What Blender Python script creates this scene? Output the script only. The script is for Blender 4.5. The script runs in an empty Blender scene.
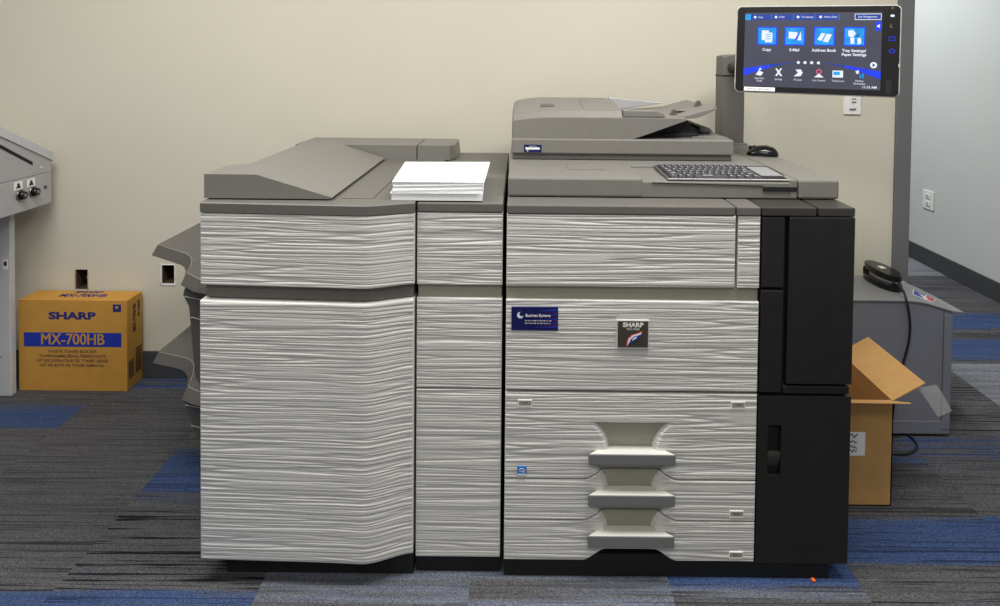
import bpy, bmesh, math, random
from math import radians, sin, cos, pi, sqrt
from mathutils import Vector, Matrix, noise
random.seed(7)
S = bpy.context.scene
COL = S.collection

# ------------------------------------------------------------------ camera
F, CH, CD = 685.0, 1.398, 1.8
TH, ROLL = radians(1.6), radians(0.55)
CX, CY = 520.0, 57 + F * math.tan(TH)
fwd = Vector((0, cos(TH), -sin(TH))); r0 = Vector((1, 0, 0)); u0 = Vector((0, sin(TH), cos(TH)))
RR = r0 * cos(ROLL) + u0 * sin(ROLL); UU = -r0 * sin(ROLL) + u0 * cos(ROLL)
CC = Vector((0, -CD, CH))
cam = bpy.data.objects.new('camera', bpy.data.cameras.new('camera')); COL.objects.link(cam)
m = Matrix((RR, UU, -fwd)).transposed().to_4x4(); m.translation = CC
cam.matrix_world = m
cam.data.sensor_fit = 'HORIZONTAL'; cam.data.sensor_width = 36
cam.data.lens = F * 36 / 1000
cam.data.shift_x = -(CX - 500) / 1000; cam.data.shift_y = (CY - 303) / 1000
cam.data.clip_start = 0.02
S.camera = cam

def at(px, py, Y):
    d = fwd * F + RR * (px - CX) - UU * (py - CY)
    return CC + d * ((Y + CD) / d.y)
def atz(px, py, Z):
    d = fwd * F + RR * (px - CX) - UU * (py - CY)
    return CC + d * ((Z - CH) / d.z)
def X_(px, py, Y): return at(px, py, Y).x
def Z_(px, py, Y): return at(px, py, Y).z

# --------------------------------------------------------------- materials
def lin(c):
    return tuple(((v / 255) / 12.92 if v / 255 <= .04045 else ((v / 255 + .055) / 1.055) ** 2.4) for v in c) + (1,)
def mat(name, rgb, rough=.5, var=.04, scale=40, bump=0.0, metal=0.0, emit=0.0, bscale=None, spec=.5, coat=0):
    M = bpy.data.materials.new(name); M.use_nodes = True
    nt = M.node_tree; b = nt.nodes['Principled BSDF']
    tc = nt.nodes.new('ShaderNodeTexCoord'); nz = nt.nodes.new('ShaderNodeTexNoise')
    nz.inputs['Scale'].default_value = scale; nz.inputs['Detail'].default_value = 3
    nt.links.new(tc.outputs['Object'], nz.inputs['Vector'])
    rp = nt.nodes.new('ShaderNodeValToRGB'); c = lin(rgb)
    rp.color_ramp.elements[0].position = .3; rp.color_ramp.elements[1].position = .7
    rp.color_ramp.elements[0].color = tuple(v * (1 - var) for v in c[:3]) + (1,)
    rp.color_ramp.elements[1].color = tuple(min(1, v * (1 + var)) for v in c[:3]) + (1,)
    nt.links.new(nz.outputs['Fac'], rp.inputs['Fac']); nt.links.new(rp.outputs['Color'], b.inputs['Base Color'])
    b.inputs['Roughness'].default_value = rough; b.inputs['Metallic'].default_value = metal
    b.inputs['Specular IOR Level'].default_value = spec
    b.inputs['Coat Weight'].default_value = coat
    if bump:
        n2 = nt.nodes.new('ShaderNodeTexNoise'); n2.inputs['Scale'].default_value = bscale or scale * 6
        nt.links.new(tc.outputs['Object'], n2.inputs['Vector'])
        bp = nt.nodes.new('ShaderNodeBump'); bp.inputs['Strength'].default_value = bump; bp.inputs['Distance'].default_value = .002
        nt.links.new(n2.outputs['Fac'], bp.inputs['Height']); nt.links.new(bp.outputs['Normal'], b.inputs['Normal'])
    if emit:
        nt.links.remove(b.inputs['Base Color'].links[0]); b.inputs['Base Color'].default_value = (.004, .004, .005, 1)
        nt.links.new(rp.outputs['Color'], b.inputs['Emission Color']); b.inputs['Emission Strength'].default_value = emit
    return M

M = {}
M['wall'] = mat('beige_wall_paint', (206, 201, 183), .85, .015, 3, .08, bscale=120, spec=.2)
M['hallwall'] = mat('pale_grey_wall_paint', (200, 202, 198), .85, .015, 3, .08, bscale=120, spec=.2)
M['trim'] = mat('charcoal_door_frame_paint', (104, 105, 105), .5, .03, 20, .05)
M['base'] = mat('dark_rubber_baseboard', (62, 64, 68), .6, .06, 20, .05)
M['panel'] = mat('off_white_ridged_plastic', (203, 201, 195), .42, .02, 15)
M['smooth'] = mat('off_white_smooth_plastic', (215, 213, 205), .4, .02, 15)
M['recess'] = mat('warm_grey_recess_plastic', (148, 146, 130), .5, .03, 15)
M['grey'] = mat('warm_grey_plastic', (118, 115, 109), .5, .03, 30, .15, bscale=700)
M['grey2'] = mat('mid_grey_plastic', (99, 96, 91), .5, .03, 30, .15, bscale=700)
M['dgrey'] = mat('dark_grey_plastic', (84, 83, 80), .5, .03, 30, .15, bscale=700)
M['traygrey'] = mat('dark_tray_plastic', (84, 81, 79), .45, .04, 30, .12, bscale=600)
M['handle'] = mat('handle_grey_plastic', (112, 114, 112), .38, .02, 30)
M['black'] = mat('satin_black_plastic', (30, 28, 27), .36, .12, 25, .15, bscale=500)
M['blackcap'] = mat('black_cap_plastic', (56, 53, 50), .38, .05, 30, .1, bscale=600)
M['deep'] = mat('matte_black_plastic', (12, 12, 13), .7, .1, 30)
M['gloss'] = mat('glossy_black_plastic', (14, 14, 17), .16, .1, 30)
M['bezel'] = mat('glossy_black_bezel', (24, 22, 22), .2, .05, 30)
M['silver'] = mat('silver_plastic', (205, 203, 198), .3, .03, 30, metal=.2)
M['chrome'] = mat('brushed_metal', (150, 150, 150), .3, .05, 40, metal=.9)
M['paper'] = mat('white_paper', (240, 240, 238), .8, .01, 20)
M['kraft'] = mat('kraft_cardboard', (192, 149, 94), .8, .06, 18, .1, bscale=250, spec=.2)
M['kraft2'] = mat('yellow_kraft_cardboard', (192, 142, 66), .75, .05, 18, .1, bscale=250, spec=.2)
M['ink'] = mat('navy_print_ink', (36, 38, 110), .6, .05, 40)
M['inkblue'] = mat('blue_print_ink', (22, 48, 160), .55, .05, 40)
M['inkblack'] = mat('black_print_ink', (30, 28, 30), .6, .05, 40)
M['inkfaint'] = mat('faint_brown_print_ink', (112, 84, 58), .7, .05, 40)
M['white'] = mat('white_plastic', (232, 231, 226), .4, .02, 30)
M['stickerblue'] = mat('navy_sticker_vinyl', (17, 24, 84), .25, .1, 60)
M['stickerred'] = mat('crimson_streak_vinyl', (78, 32, 84), .25, .2, 60)
M['energyblue'] = mat('bright_blue_sticker', (30, 116, 200), .35, .05, 60)
M['red'] = mat('red_print', (190, 50, 60), .4, .1, 40)
M['badge'] = mat('dark_badge_plate', (66, 60, 52), .3, .05, 40)
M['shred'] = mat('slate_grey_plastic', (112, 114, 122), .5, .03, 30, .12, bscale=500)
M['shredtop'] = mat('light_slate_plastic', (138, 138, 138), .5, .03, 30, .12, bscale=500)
M['machine'] = mat('pale_grey_enamel', (168, 166, 168), .4, .03, 20, .08, bscale=400)
M['machine2'] = mat('light_grey_enamel', (190, 190, 192), .4, .03, 20, .08, bscale=400)
M['orange'] = mat('orange_crumb', (230, 100, 30), .6, .1, 100)
M['cable'] = mat('black_rubber_cable', (20, 20, 22), .45, .1, 40)
M['keycap'] = mat('grey_keycap', (62, 62, 66), .45, .1, 60)
M['legend'] = mat('pale_key_legend', (170, 170, 178), .5, .05, 60)
M['drywall'] = mat('torn_drywall_paper', (196, 180, 148), .9, .15, 90, .4)
M['boxbrown'] = mat('brown_outlet_box', (70, 54, 36), .7, .2, 60)
# glowing parts of the lit display
M['scr'] = mat('screen_slate_glow', (72, 72, 88), .25, .1, 6, emit=1.0)
M['scrblue'] = mat('screen_blue_glow', (22, 60, 235), .25, .15, 12, emit=1.1)
M['scrdeep'] = mat('screen_deep_blue_glow', (28, 66, 170), .25, .1, 12, emit=.9)
M['scrcyan'] = mat('screen_cyan_glow', (20, 150, 245), .25, .35, 30, emit=1.1)
M['scrwhite'] = mat('screen_white_glow', (238, 246, 255), .25, .02, 12, emit=1.0)
M['scrpink'] = mat('screen_pink_glow', (225, 90, 130), .25, .05, 12, emit=1.0)
M['scrwarm'] = mat('amber_indicator_glow', (150, 140, 110), .25, .05, 12, emit=.5)
def tape_mat():
    m_ = bpy.data.materials.new('clear_packing_tape'); m_.use_nodes = True
    nt = m_.node_tree; b = nt.nodes['Principled BSDF']
    nz = nt.nodes.new('ShaderNodeTexNoise'); nz.inputs['Scale'].default_value = 60
    rp = nt.nodes.new('ShaderNodeMapRange'); rp.inputs['To Min'].default_value = .12; rp.inputs['To Max'].default_value = .45
    nt.links.new(nz.outputs['Fac'], rp.inputs['Value']); nt.links.new(rp.outputs['Result'], b.inputs['Alpha'])
    b.inputs['Base Color'].default_value = (.62, .62, .6, 1); b.inputs['Roughness'].default_value = .12
    return m_
M['label_ink'] = mat('marker_ink', (22, 22, 26), .6, .05, 40)
M['tape'] = tape_mat()

# ----------------------------------------------------------- mesh builder
class MB:
    def __init__(s): s.bm = bmesh.new(); s.ms = []
    def mi(s, k):
        if k not in s.ms: s.ms.append(k)
        return s.ms.index(k)
    def merge(s, b, k, M4=None, smooth=False):
        i = s.mi(k)
        if M4 is not None: b.transform(M4)
        vm = {v: s.bm.verts.new(v.co) for v in b.verts}
        for f in b.faces:
            try: g = s.bm.faces.new([vm[v] for v in f.verts])
            except ValueError: continue
            g.material_index = i; g.smooth = smooth or f.smooth
        b.free(); return s
    def box(s, x0, x1, y0, y1, z0, z1, k, bev=0.0, M4=None, seg=2):
        b = bmesh.new(); bmesh.ops.create_cube(b, size=1)
        for v in b.verts:
            v.co = Vector(((x0 + x1) / 2 + v.co.x * (x1 - x0), (y0 + y1) / 2 + v.co.y * (y1 - y0), (z0 + z1) / 2 + v.co.z * (z1 - z0)))
        if bev: bmesh.ops.bevel(b, geom=b.edges[:], offset=bev, segments=seg, affect='EDGES', profile=.5)
        return s.merge(b, k, M4)
    def poly(s, pts, d, k, bev=0.0, M4=None):
        """closed outline pts (3-D) pushed along vector d"""
        b = bmesh.new(); d = Vector(d)
        a = [b.verts.new(Vector(p)) for p in pts]; c = [b.verts.new(Vector(p) + d) for p in pts]
        b.faces.new(a); b.faces.new(c[::-1]); n = len(a)
        for i in range(n): b.faces.new([a[i], c[i], c[(i + 1) % n], a[(i + 1) % n]])
        bmesh.ops.recalc_face_normals(b, faces=b.faces[:])
        if bev: bmesh.ops.bevel(b, geom=b.edges[:], offset=bev, segments=2, affect='EDGES', profile=.5)
        return s.merge(b, k, M4)
    def loft(s, loops, k, smooth=False, M4=None, caps=True):
        b = bmesh.new(); L = [[b.verts.new(Vector(p)) for p in lp] for lp in loops]; n = len(L[0])
        for i in range(len(L) - 1):
            for j in range(n):
                f = b.faces.new([L[i][j], L[i + 1][j], L[i + 1][(j + 1) % n], L[i][(j + 1) % n]]); f.smooth = smooth
        if caps: b.faces.new(L[0]); b.faces.new(L[-1][::-1])
        bmesh.ops.recalc_face_normals(b, faces=b.faces[:])
        return s.merge(b, k, M4)
    def cyl(s, p, q, r, k, n=20, r2=None):
        p, q = Vector(p), Vector(q); d = q - p
        b = bmesh.new(); bmesh.ops.create_cone(b, cap_ends=True, segments=n, radius1=r, radius2=r if r2 is None else r2, depth=d.length)
        for f in b.faces: f.smooth = len(f.verts) == 4
        return s.merge(b, k, Matrix.Translation((p + q) / 2) @ d.to_track_quat('Z', 'Y').to_matrix().to_4x4())
    def tube(s, pts, r, k, n=10):
        P = [Vector(p) for p in pts]; loops = []
        for i, p in enumerate(P):
            t = (P[min(i + 1, len(P) - 1)] - P[max(i - 1, 0)]).normalized()
            a = t.cross(Vector((.13, .2, .97)))
            if a.length < .05: a = t.cross(Vector((1, 0, 0)))
            a.normalize(); c = t.cross(a)
            loops.append([p + a * (r * cos(2 * pi * j / n)) + c * (r * sin(2 * pi * j / n)) for j in range(n)])
        return s.loft(loops, k, True)
    def text(s, txt, size, k, M4, bold=0.0, xs=1.0, h=.0004, align='CENTER', shear=0.0):
        cu = bpy.data.curves.new('lettering', 'FONT'); cu.body = txt; cu.size = size; cu.offset = bold
        cu.extrude = h; cu.align_x = align; cu.align_y = 'CENTER'; cu.shear = shear; cu.resolution_u = 3
        o = bpy.data.objects.new('lettering', cu); COL.objects.link(o)
        dg = bpy.context.evaluated_depsgraph_get(); me = bpy.data.meshes.new_from_object(o.evaluated_get(dg))
        b = bmesh.new(); b.from_mesh(me)
        bpy.data.objects.remove(o); bpy.data.curves.remove(cu); bpy.data.meshes.remove(me)
        return s.merge(b, k, M4 @ Matrix.Diagonal((xs, 1, 1, 1)))
    def build(s, name, parent=None, loc=None):
        me = bpy.data.meshes.new(name); s.bm.to_mesh(me); s.bm.free()
        for k in s.ms: me.materials.append(M[k])
        o = bpy.data.objects.new(name, me); COL.objects.link(o)
        if parent is not None:
            o.parent = parent; off = Vector((0, 0, 0)); p = parent
            while p is not None: off += p.location; p = p.parent
            me.transform(Matrix.Translation(-off))
        elif loc is not None:
            me.transform(Matrix.Translation(-Vector(loc))); o.location = loc
        return o

def face_mat(x, y, z, up=(0, 0, 1), right=(1, 0, 0)):
    """matrix for lettering standing on a surface at a point"""
    r = Vector(right).normalized(); u = Vector(up).normalized(); n = r.cross(u)
    m_ = Matrix((r, u, n)).transposed().to_4x4(); m_.translation = Vector((x, y, z)); return m_

def thing(name, label, cat, loc, group=None):
    o = bpy.data.objects.new(name, None); COL.objects.link(o); o.location = loc; o.empty_display_size = .1
    return tag(o, label, cat, group)
def tag(o, label, cat, group=None):
    o['label'] = label; o['category'] = cat
    if group: o['group'] = group
    return o
def struct(o): o['kind'] = 'structure'; return o

# ---------------------------------------------- ridged front panels
def smooth(a, b, x):
    t = max(0, min(1, (x - a) / (b - a))); return t * t * (3 - 2 * t)
def ridge(x, z, seed):
    zz = z + .0030 * noise.noise(Vector((x * 1.6 + seed, z * 12, 1.7)))
    n1 = noise.noise(Vector((x * 2.0 + seed * 3.3, zz * 92, seed)))
    n2 = noise.noise(Vector((x * 2.6 + seed * 5.1, zz * 170, seed + 9)))
    g = max(0, 1 - abs(n1) / .16); g2 = max(0, 1 - abs(n2) / .18)
    return .0021 * g * g * (3 - 2 * g) + .0010 * g2 * g2 - .0008 * n1
def ridge_panel(mb, x0, x1, z0, z1, y0, seed, yfun=None, top=None, bot=None, pockets=(), thick=.03, r=.0032, dx=.02, dz=.0013, key='panel', fine=None):
    xs = [x0, x0 + r * .15, x0 + r * .5, x0 + r]
    x = x0 + r
    while x < x1 - r - 1e-4:
        st = dx
        if fine and fine[0] - .01 < x < fine[1]: st = .003
        x = min(x + st, x1 - r); xs.append(x)
    xs += [x1 - r * .5, x1 - r * .15, x1]
    H = z1 - z0; nz = int((H - 2 * r) / dz)
    ts = [0, r * .15 / H, r * .5 / H] + [(r + (H - 2 * r) * i / nz) / H for i in range(nz + 1)] + [1 - r * .5 / H, 1 - r * .15 / H, 1]
    b = bmesh.new(); G = []; inner = set()
    for t in ts:
        row = []
        for x in xs:
            zb = bot(x) if bot else z0; zt = top(x) if top else z1
            z = zb + (zt - zb) * t
            e = min(x - x0, x1 - x, (z - zb), (zt - z)); e = max(e, 0)
            rd = r - sqrt(max(r * r - (r - e) ** 2, 0)) if e < r else 0
            pd = 0; mask = 0
            for pk in pockets:
                d, mk = pk(x, z)
                pd = max(pd, d); mask = max(mask, mk)
            y = y0 + (yfun(x) if yfun else 0) + rd + pd + ridge(x, z, seed) * (1 - mask) * min(1, e / r)
            v_ = b.verts.new((x, y, z)); row.append(v_)
            if mask > .5: inner.add(v_)
        G.append(row)
    for i in range(len(ts) - 1):
        for j in range(len(xs) - 1):
            f = b.faces.new([G[i][j], G[i][j + 1], G[i + 1][j + 1], G[i + 1][j]]); f.smooth = True
    # rim and back
    rim = [G[0][j] for j in range(len(xs))] + [G[i][-1] for i in range(1, len(ts))] + [G[-1][j] for j in range(len(xs) - 2, -1, -1)] + [G[i][0] for i in range(len(ts) - 2, 0, -1)]
    back = [b.verts.new((v.co.x, y0 + (yfun(v.co.x) if yfun else 0) + thick, v.co.z)) for v in rim]
    n = len(rim)
    for i in range(n): b.faces.new([rim[i], back[i], back[(i + 1) % n], rim[(i + 1) % n]])
    b.faces.new(back[::-1])
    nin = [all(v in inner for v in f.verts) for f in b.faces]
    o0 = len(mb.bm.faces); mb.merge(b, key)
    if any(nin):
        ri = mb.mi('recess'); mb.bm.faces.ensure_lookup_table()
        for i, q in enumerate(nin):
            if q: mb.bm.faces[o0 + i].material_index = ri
    return mb

# ================================================================= SETTING
WY = 1.125                                   # back wall plane
# ---- carpet
def carpet_material():
    m_ = bpy.data.materials.new('striped_carpet_tiles'); m_.use_nodes = True
    nt = m_.node_tree; N = nt.nodes.new; L = nt.links.new; b = nt.nodes['Principled BSDF']
    g = N('ShaderNodeNewGeometry'); at_ = N('ShaderNodeAttribute'); at_.attribute_name = 'tile'
    sp = N('ShaderNodeSeparateColor'); L(at_.outputs['Color'], sp.inputs['Color'])
    def nz(sx, sy, det=2, off=0):
        mp = N('ShaderNodeMapping'); mp.inputs['Scale'].default_value = (sx, sy, 1); mp.inputs['Location'].default_value = (off, off, 0)
        L(g.outputs['Position'], mp.inputs['Vector'])
        add = N('ShaderNodeVectorMath'); add.operation = 'ADD'
        sc = N('ShaderNodeVectorMath'); sc.operation = 'SCALE'; sc.inputs['Scale'].default_value = 37.0
        cmb = N('ShaderNodeCombineXYZ'); L(at_.outputs['Alpha'], cmb.inputs['Z']); L(cmb.outputs[0], sc.inputs[0])
        L(mp.outputs[0], add.inputs[0]); L(sc.outputs[0], add.inputs[1])
        t = N('ShaderNodeTexNoise'); t.inputs['Scale'].default_value = 1; t.inputs['Detail'].default_value = det
        L(add.outputs[0], t.inputs['Vector']); return t.outputs['Fac']
    def rng(v, a, c, lo=0, hi=1):
        r_ = N('ShaderNodeMapRange'); r_.inputs['From Min'].default_value = a; r_.inputs['From Max'].default_value = c
        r_.inputs['To Min'].default_value = lo; r_.inputs['To Max'].default_value = hi; L(v, r_.inputs['Value']); return r_.outputs['Result']
    def math_(op, a, c):
        k = N('ShaderNodeMath'); k.operation = op
        for i, v in enumerate((a, c)):
            if isinstance(v, (int, float)): k.inputs[i].default_value = v
            else: L(v, k.inputs[i])
        k.use_clamp = True; return k.outputs[0]
    def mix(fac, a, c):
        k = N('ShaderNodeMix'); k.data_type = 'RGBA'; L(fac, k.inputs[0])
        for i, v in ((6, a), (7, c)):
            if isinstance(v, tuple): k.inputs[i].default_value = v
            else: L(v, k.inputs[i])
        return k.outputs[2]
    stripe = nz(2.2, 130, 2); stripe2 = nz(3.0, 95, 1, 5); fib = nz(260, 420, 1, 9); band = nz(1.2, 26, 2, 3); fleck = nz(60, 300, 1, 4)
    base = mix(rng(fib, .3, .7), lin((56, 56, 59)), lin((108, 107, 107)))
    base = mix(rng(stripe2, .45, .65, 0, .35), base, lin((52, 52, 58)))
    blue = mix(rng(fib, .3, .7), lin((38, 52, 86)), lin((76, 96, 136)))
    bf = math_('ADD', sp.outputs[0], rng(band, .35, .65, -.2, .2))
    bf = math_('ADD', bf, rng(fleck, .3, .7, -.12, .12))
    col = mix(rng(bf, .35, .65), base, blue)
    lightc = mix(rng(fib, .3, .7), lin((88, 91, 98)), lin((150, 153, 158)))
    lf = math_('ADD', sp.outputs[1], rng(band, .35, .65, -.2, .2))
    col = mix(rng(lf, .3, .8), col, lightc)
    dk = rng(stripe, .56, .61)
    dk = math_('MULTIPLY', dk, math_('ADD', sp.outputs[2], rng(fib, .3, .6, -.15, .2)))
    col = mix(dk, col, lin((22, 22, 27)))
    L(col, b.inputs['Base Color']); b.inputs['Roughness'].default_value = .95; b.inputs['Specular IOR Level'].default_value = .1
    bp = N('ShaderNodeBump'); bp.inputs['Strength'].default_value = .6; bp.inputs['Distance'].default_value = .004
    L(fib, bp.inputs['Height']); L(bp.outputs['Normal'], b.inputs['Normal'])
    return m_
M['carpet'] = carpet_material()
COLS = [-4.26, -3.75, -3.24, -2.73, -2.22, -1.71, -1.20, -.67, -.12, .41, .92, 1.43, 1.96, 2.47, 2.98]
def tile_val(cx, y, ci):
    """blue share, light share, black-line share of the carpet tile at a spot"""
    rnd = noise.noise(Vector((ci * 7.3, y * 2.1, 3.3)))
    bl, li, dk = .25 + .35 * rnd, .0, .55
    def inb(a, c): return smooth(a - .03, a + .01, y) * (1 - smooth(c - .01, c + .03, y))
    rules = [
        (-9, -.8, .99, 1.4, .5, 0, .4), (-9, -1.7, .70, .86, .8, 0, .2), (-9, -1.7, -.05, .70, .14, .05, .35), (-1.7, -1.19, -.05, .99, .14, .05, .3),
        (-1.19, -.66, .55, .99, .16, .05, .3), (-1.19, -.66, .33, .55, .78, 0, .4), (-1.19, -.66, .24, .33, .45, .1, .4), (-1.19, -.66, -.07, .26, .15, .1, .9), (-9, -1.19, -.07, .14, .12, .1, .6),
        (-9, -.66, -.6, -.07, .8, .1, .5), (-.68, .41, -.6, .3, .46, .5, .3), (.41, .92, -.03, .3, .78, .05, .3), (.41, .92, -.6, -.03, .25, .3, .5),
        (.92, 1.9, .045, .27, .85, .05, .5), (.92, 1.9, -.6, .045, .15, .1, .6), (.92, 1.9, .27, .54, .15, .1, .5), (.92, 1.9, .54, .73, .48, .1, .4), (.92, 1.96, .73, 1.38, .12, 0, .9),
        (1.9, 9, .3, .62, .15, .05, .6), (1.9, 9, .62, .88, .12, .1, .6), (1.96, 9, .88, 1.34, .12, .6, .3), (1.4, 9, 1.40, 1.62, .72, .1, .2), (1.4, 9, 1.62, 1.74, .15, 0, .7), (1.4, 9, 1.74, 1.97, .78, .1, .3),
        (1.4, 9, 1.97, 2.55, .2, .1, .6), (1.4, 9, 2.62, 3.05, .4, .75, .2), (1.4, 9, 3.05, 5, .3, .1, .5)]
    for x0, x1, a, c, b_, l_, d_ in rules:
        if x0 <= cx < x1:
            w = inb(a, c); bl += (b_ - bl) * w; li += (l_ - li) * w; dk += (d_ - dk) * w
    return bl, li, dk
b = bmesh.new(); lay = b.verts.layers.float_color.new('tile')
ys = [-3.2 + .04 * i for i in range(int(9.2 / .04) + 1)]
for ci in range(len(COLS) - 1):
    x0, x1 = COLS[ci], COLS[ci + 1]; prev = None
    for y in ys:
        vv = tile_val((x0 + x1) / 2, y, ci); pr = []
        for x in (x0, x1):
            v = b.verts.new((x, y, 0)); v[lay] = (vv[0], vv[1], vv[2], (ci * .377) % 1.0); pr.append(v)
        if prev: b.faces.new([prev[0], prev[1], pr[1], pr[0]])
        prev = pr
me = bpy.data.meshes.new('floor'); b.to_mesh(me); b.free(); me.materials.append(M['carpet'])
floor = bpy.data.objects.new('floor', me); COL.objects.link(floor); struct(floor)

# ---- back wall with two open outlet holes
WX1 = X_(894, 150, WY); TX1 = X_(909.5, 150, WY)
holes = []
for (a, t, c, d) in ((75.5, 269.5, 88, 289.5), (162, 265, 174.5, 283.5)):
    p, q = at(a, t, WY), at(c, d, WY); holes.append((p.x, q.x, q.z, p.z))
mb = MB(); xs = [-4.2] + [v for h in holes for v in h[:2]] + [WX1]
for i in range(len(xs) - 1):
    if i in (1, 3):
        h = holes[0 if i == 1 else 1]
        mb.box(h[0], h[1], WY, WY + .14, 0, h[2], 'wall'); mb.box(h[0], h[1], WY, WY + .14, h[3], 2.75, 'wall')
        mb.box(h[0], h[1], WY + .1, WY + .14, h[2], h[3], 'wall')
    else: mb.box(xs[i], xs[i + 1], WY, WY + .14, 0, 2.75, 'wall')
struct(mb.build('wall_back'))
mb = MB(); mb.box(-4.2, WX1 - .002, WY - .012, WY, 0, .115, 'base', .003); struct(mb.build('baseboard_back'))
mb = MB()
mb.poly([(WX1, WY - .016, 0), (TX1, WY - .016, 0), (TX1, WY + .16, 0), (WX1 , WY + .16, 0)], (0, 0, 2.75), 'trim', .004)
mb.box(TX1 - .02, TX1 + .012, WY + .05, WY + .09, 0, 2.75, 'trim', .003)
struct(mb.build('trim_1'))
HX = atz(944, 274, 0).x
mb = MB(); mb.box(HX, HX + .12, .4, 5.9, 0, 2.75, 'hallwall'); struct(mb.build('wall_right'))
mb = MB(); mb.box(HX - .012, HX, .4, 5.9, 0, .115, 'base', .003); struct(mb.build('baseboard_right'))
mb = MB(); mb.box(-4.2, HX + .12, 5.8, 5.92, 0, 2.75, 'hallwall'); struct(mb.build('wall_far'))
mb = MB(); mb.box(-4.2, -4.08, -3.2, WY, 0, 2.75, 'wall'); struct(mb.build('wall_left'))

for i, h in enumerate(holes):
    t = thing('outlet_box', ['bare brown outlet hole in wall above the printed kraft carton', 'open dark outlet hole in wall with pale torn lower edge beside the grey output trays'][i], 'outlet box', ((h[0] + h[1]) / 2, WY, h[2]), 'open outlet holes in the beige wall')
    x0, x1, z0, z1 = h
    mb = MB(); e = .002
    for a in ((x0, x0 + e, z0, z1), (x1 - e, x1, z0, z1), (x0, x1, z0, z0 + e), (x0, x1, z1 - e, z1)):
        mb.box(a[0], a[1], WY + .004, WY + .09, a[2], a[3], 'boxbrown')
    mb.box(x0, x1, WY + .085, WY + .095, z0, z1, 'boxbrown' if i == 0 else 'deep')
    mb.build('box_shell', t)
    mb = MB(); rw = .006
    rim = [(x0 - rw, x0, z0 - rw, z1 + rw)] if i else [(x1, x1 + .004, z0, z1)]
    rim += [(x0 - rw, x1 + rw, z0 - rw * 1.4, z0)] if i else [(x0 - .003, x0, z0, z1)]
    if i: rim += [(x0, x1, z1, z1 + .003), (x1, x1 + .003, z0, z1)]
    for a in rim:
        mb.box(a[0], a[1], WY - .003, WY + .004, a[2], a[3], 'drywall' if not i else 'white', .001)
        if not i: mb.build('torn_edge', t); mb = MB()
    if i: mb.build('torn_edge', t)
    mb = MB(); pts = [(x0 + .012, WY + .08, z0 + .01), (x0 + .02, WY + .05, z0 + .03), (x0 + .03, WY + .03, z0 + .045), (x0 + .026, WY + .05, z1 - .015)]
    mb.tube(pts, .003, 'white' if i == 0 else 'deep'); mb.build('wire', t)

# ---- wall control plate under the display, hall outlet
p0, p1 = at(843.5, 92, WY), at(860, 114.5, WY)
t = thing('wall_switch', 'white switch plate on the beige wall under the lit display', 'light switch', ((p0.x + p1.x) / 2, WY, p1.z))
cxs = (p0.x + p1.x) / 2; czs = (p0.z + p1.z) / 2
mb = MB(); mb.box(p0.x, p1.x, WY - .007, WY, p1.z, p0.z, 'white', .002); mb.build('plate', t)
mb = MB(); mb.box(cxs - .014, cxs + .014, WY - .011, WY - .006, czs - .022, czs + .034, 'white', .001); mb.build('paddle', t)
for zz_, hh2, k_ in ((.016, .006, 'recess'), (.002, .006, 'grey2'), (-.0265, .0025, 'dgrey')):
    mb = MB(); mb.box(cxs - (.006 if hh2 > .004 else .013), cxs + .012, WY - .0125, WY - .0060, czs + zz_, czs + zz_ + hh2, k_, .0008); mb.build('slot', t)

pz = []
def hallpt(px, py):
    d = fwd * F + RR * (px - CX) - UU * (py - CY); return CC + d * (HX / d.x)
a, c = hallpt(923.5, 190), hallpt(934.5, 209)
y0, y1 = min(a.y, c.y), max(a.y, c.y); zc = hallpt(929, 200).z; yc = (y0 + y1) / 2
t = thing('wall_outlet', 'white duplex outlet on the pale hallway wall at right', 'outlet', (HX, yc, zc - .06))
mb = MB(); mb.box(HX - .007, HX, yc - .062, yc + .062, zc - .063, zc + .063, 'white', .002); mb.build('plate', t)
for s in (-1, 1):
    mb = MB(); mb.box(HX - .011, HX - .006, yc - .028, yc + .028, zc + s * .025 - .017, zc + s * .025 + .017, 'white', .003)
    for q in (-.007, .007): mb.box(HX - .0125, HX - .0105, yc + q - .0018, yc + q + .0018, zc + s * .025 - .004, zc + s * .025 + .009, 'dgrey')
    mb.cyl((HX - .0125, yc, zc + s * .025 - .010), (HX - .0105, yc, zc + s * .025 - .010), .003, 'dgrey', 10)
    mb.build('socket', t)

# ================================================================ COPIER
ML, MR = -.031, .640         # main front
BL, BR = .645, .890          # black column
copier = thing('copier', 'large office copier with off white ridged drawers, black right column and raised display', 'copier', (.43, .5, 0))
zt = Z_(630, 215.4, 0)                     # panel tops
zc0, zc1 = zt + .0015, Z_(630, 206, 0)     # cap band
# carcass
mb = MB(); mb.box(ML, BR - .004, .032, .97, .058, zc0 - .004, 'dgrey', .003)
mb.box(ML, BR - .045, .010, .9, 0.0, .062, 'deep')  # black base set forward so its colour fills the shadow under the front
for x in (.0, .42, .8): mb.cyl((x, .12, 0.0), (x, .12, .04), .02, 'deep')
mb.build('cabinet', copier)
# recessed grip band behind the front
zb0, zb1 = Z_(630, 301, 0), Z_(630, 286, 0)
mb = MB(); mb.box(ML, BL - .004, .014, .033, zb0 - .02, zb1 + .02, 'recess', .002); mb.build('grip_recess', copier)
# front panels
zu0 = Z_(630, 287.2, 0)
mb = MB(); ridge_panel(mb, ML, X_(735.5, 250, 0), zu0, zt, 0, 11); mb.build('upper_panel', copier)
mb = MB(); ridge_panel(mb, X_(738, 250, 0), MR, zu0, zt, 0, 12); mb.build('upper_panel', copier)
zd1, zd0 = Z_(630, 301, 0), Z_(630, 391, 0)
mb = MB(); ridge_panel(mb, ML, MR, zd0, zd1, 0, 13); door = mb.build('front_door', copier)

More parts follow.
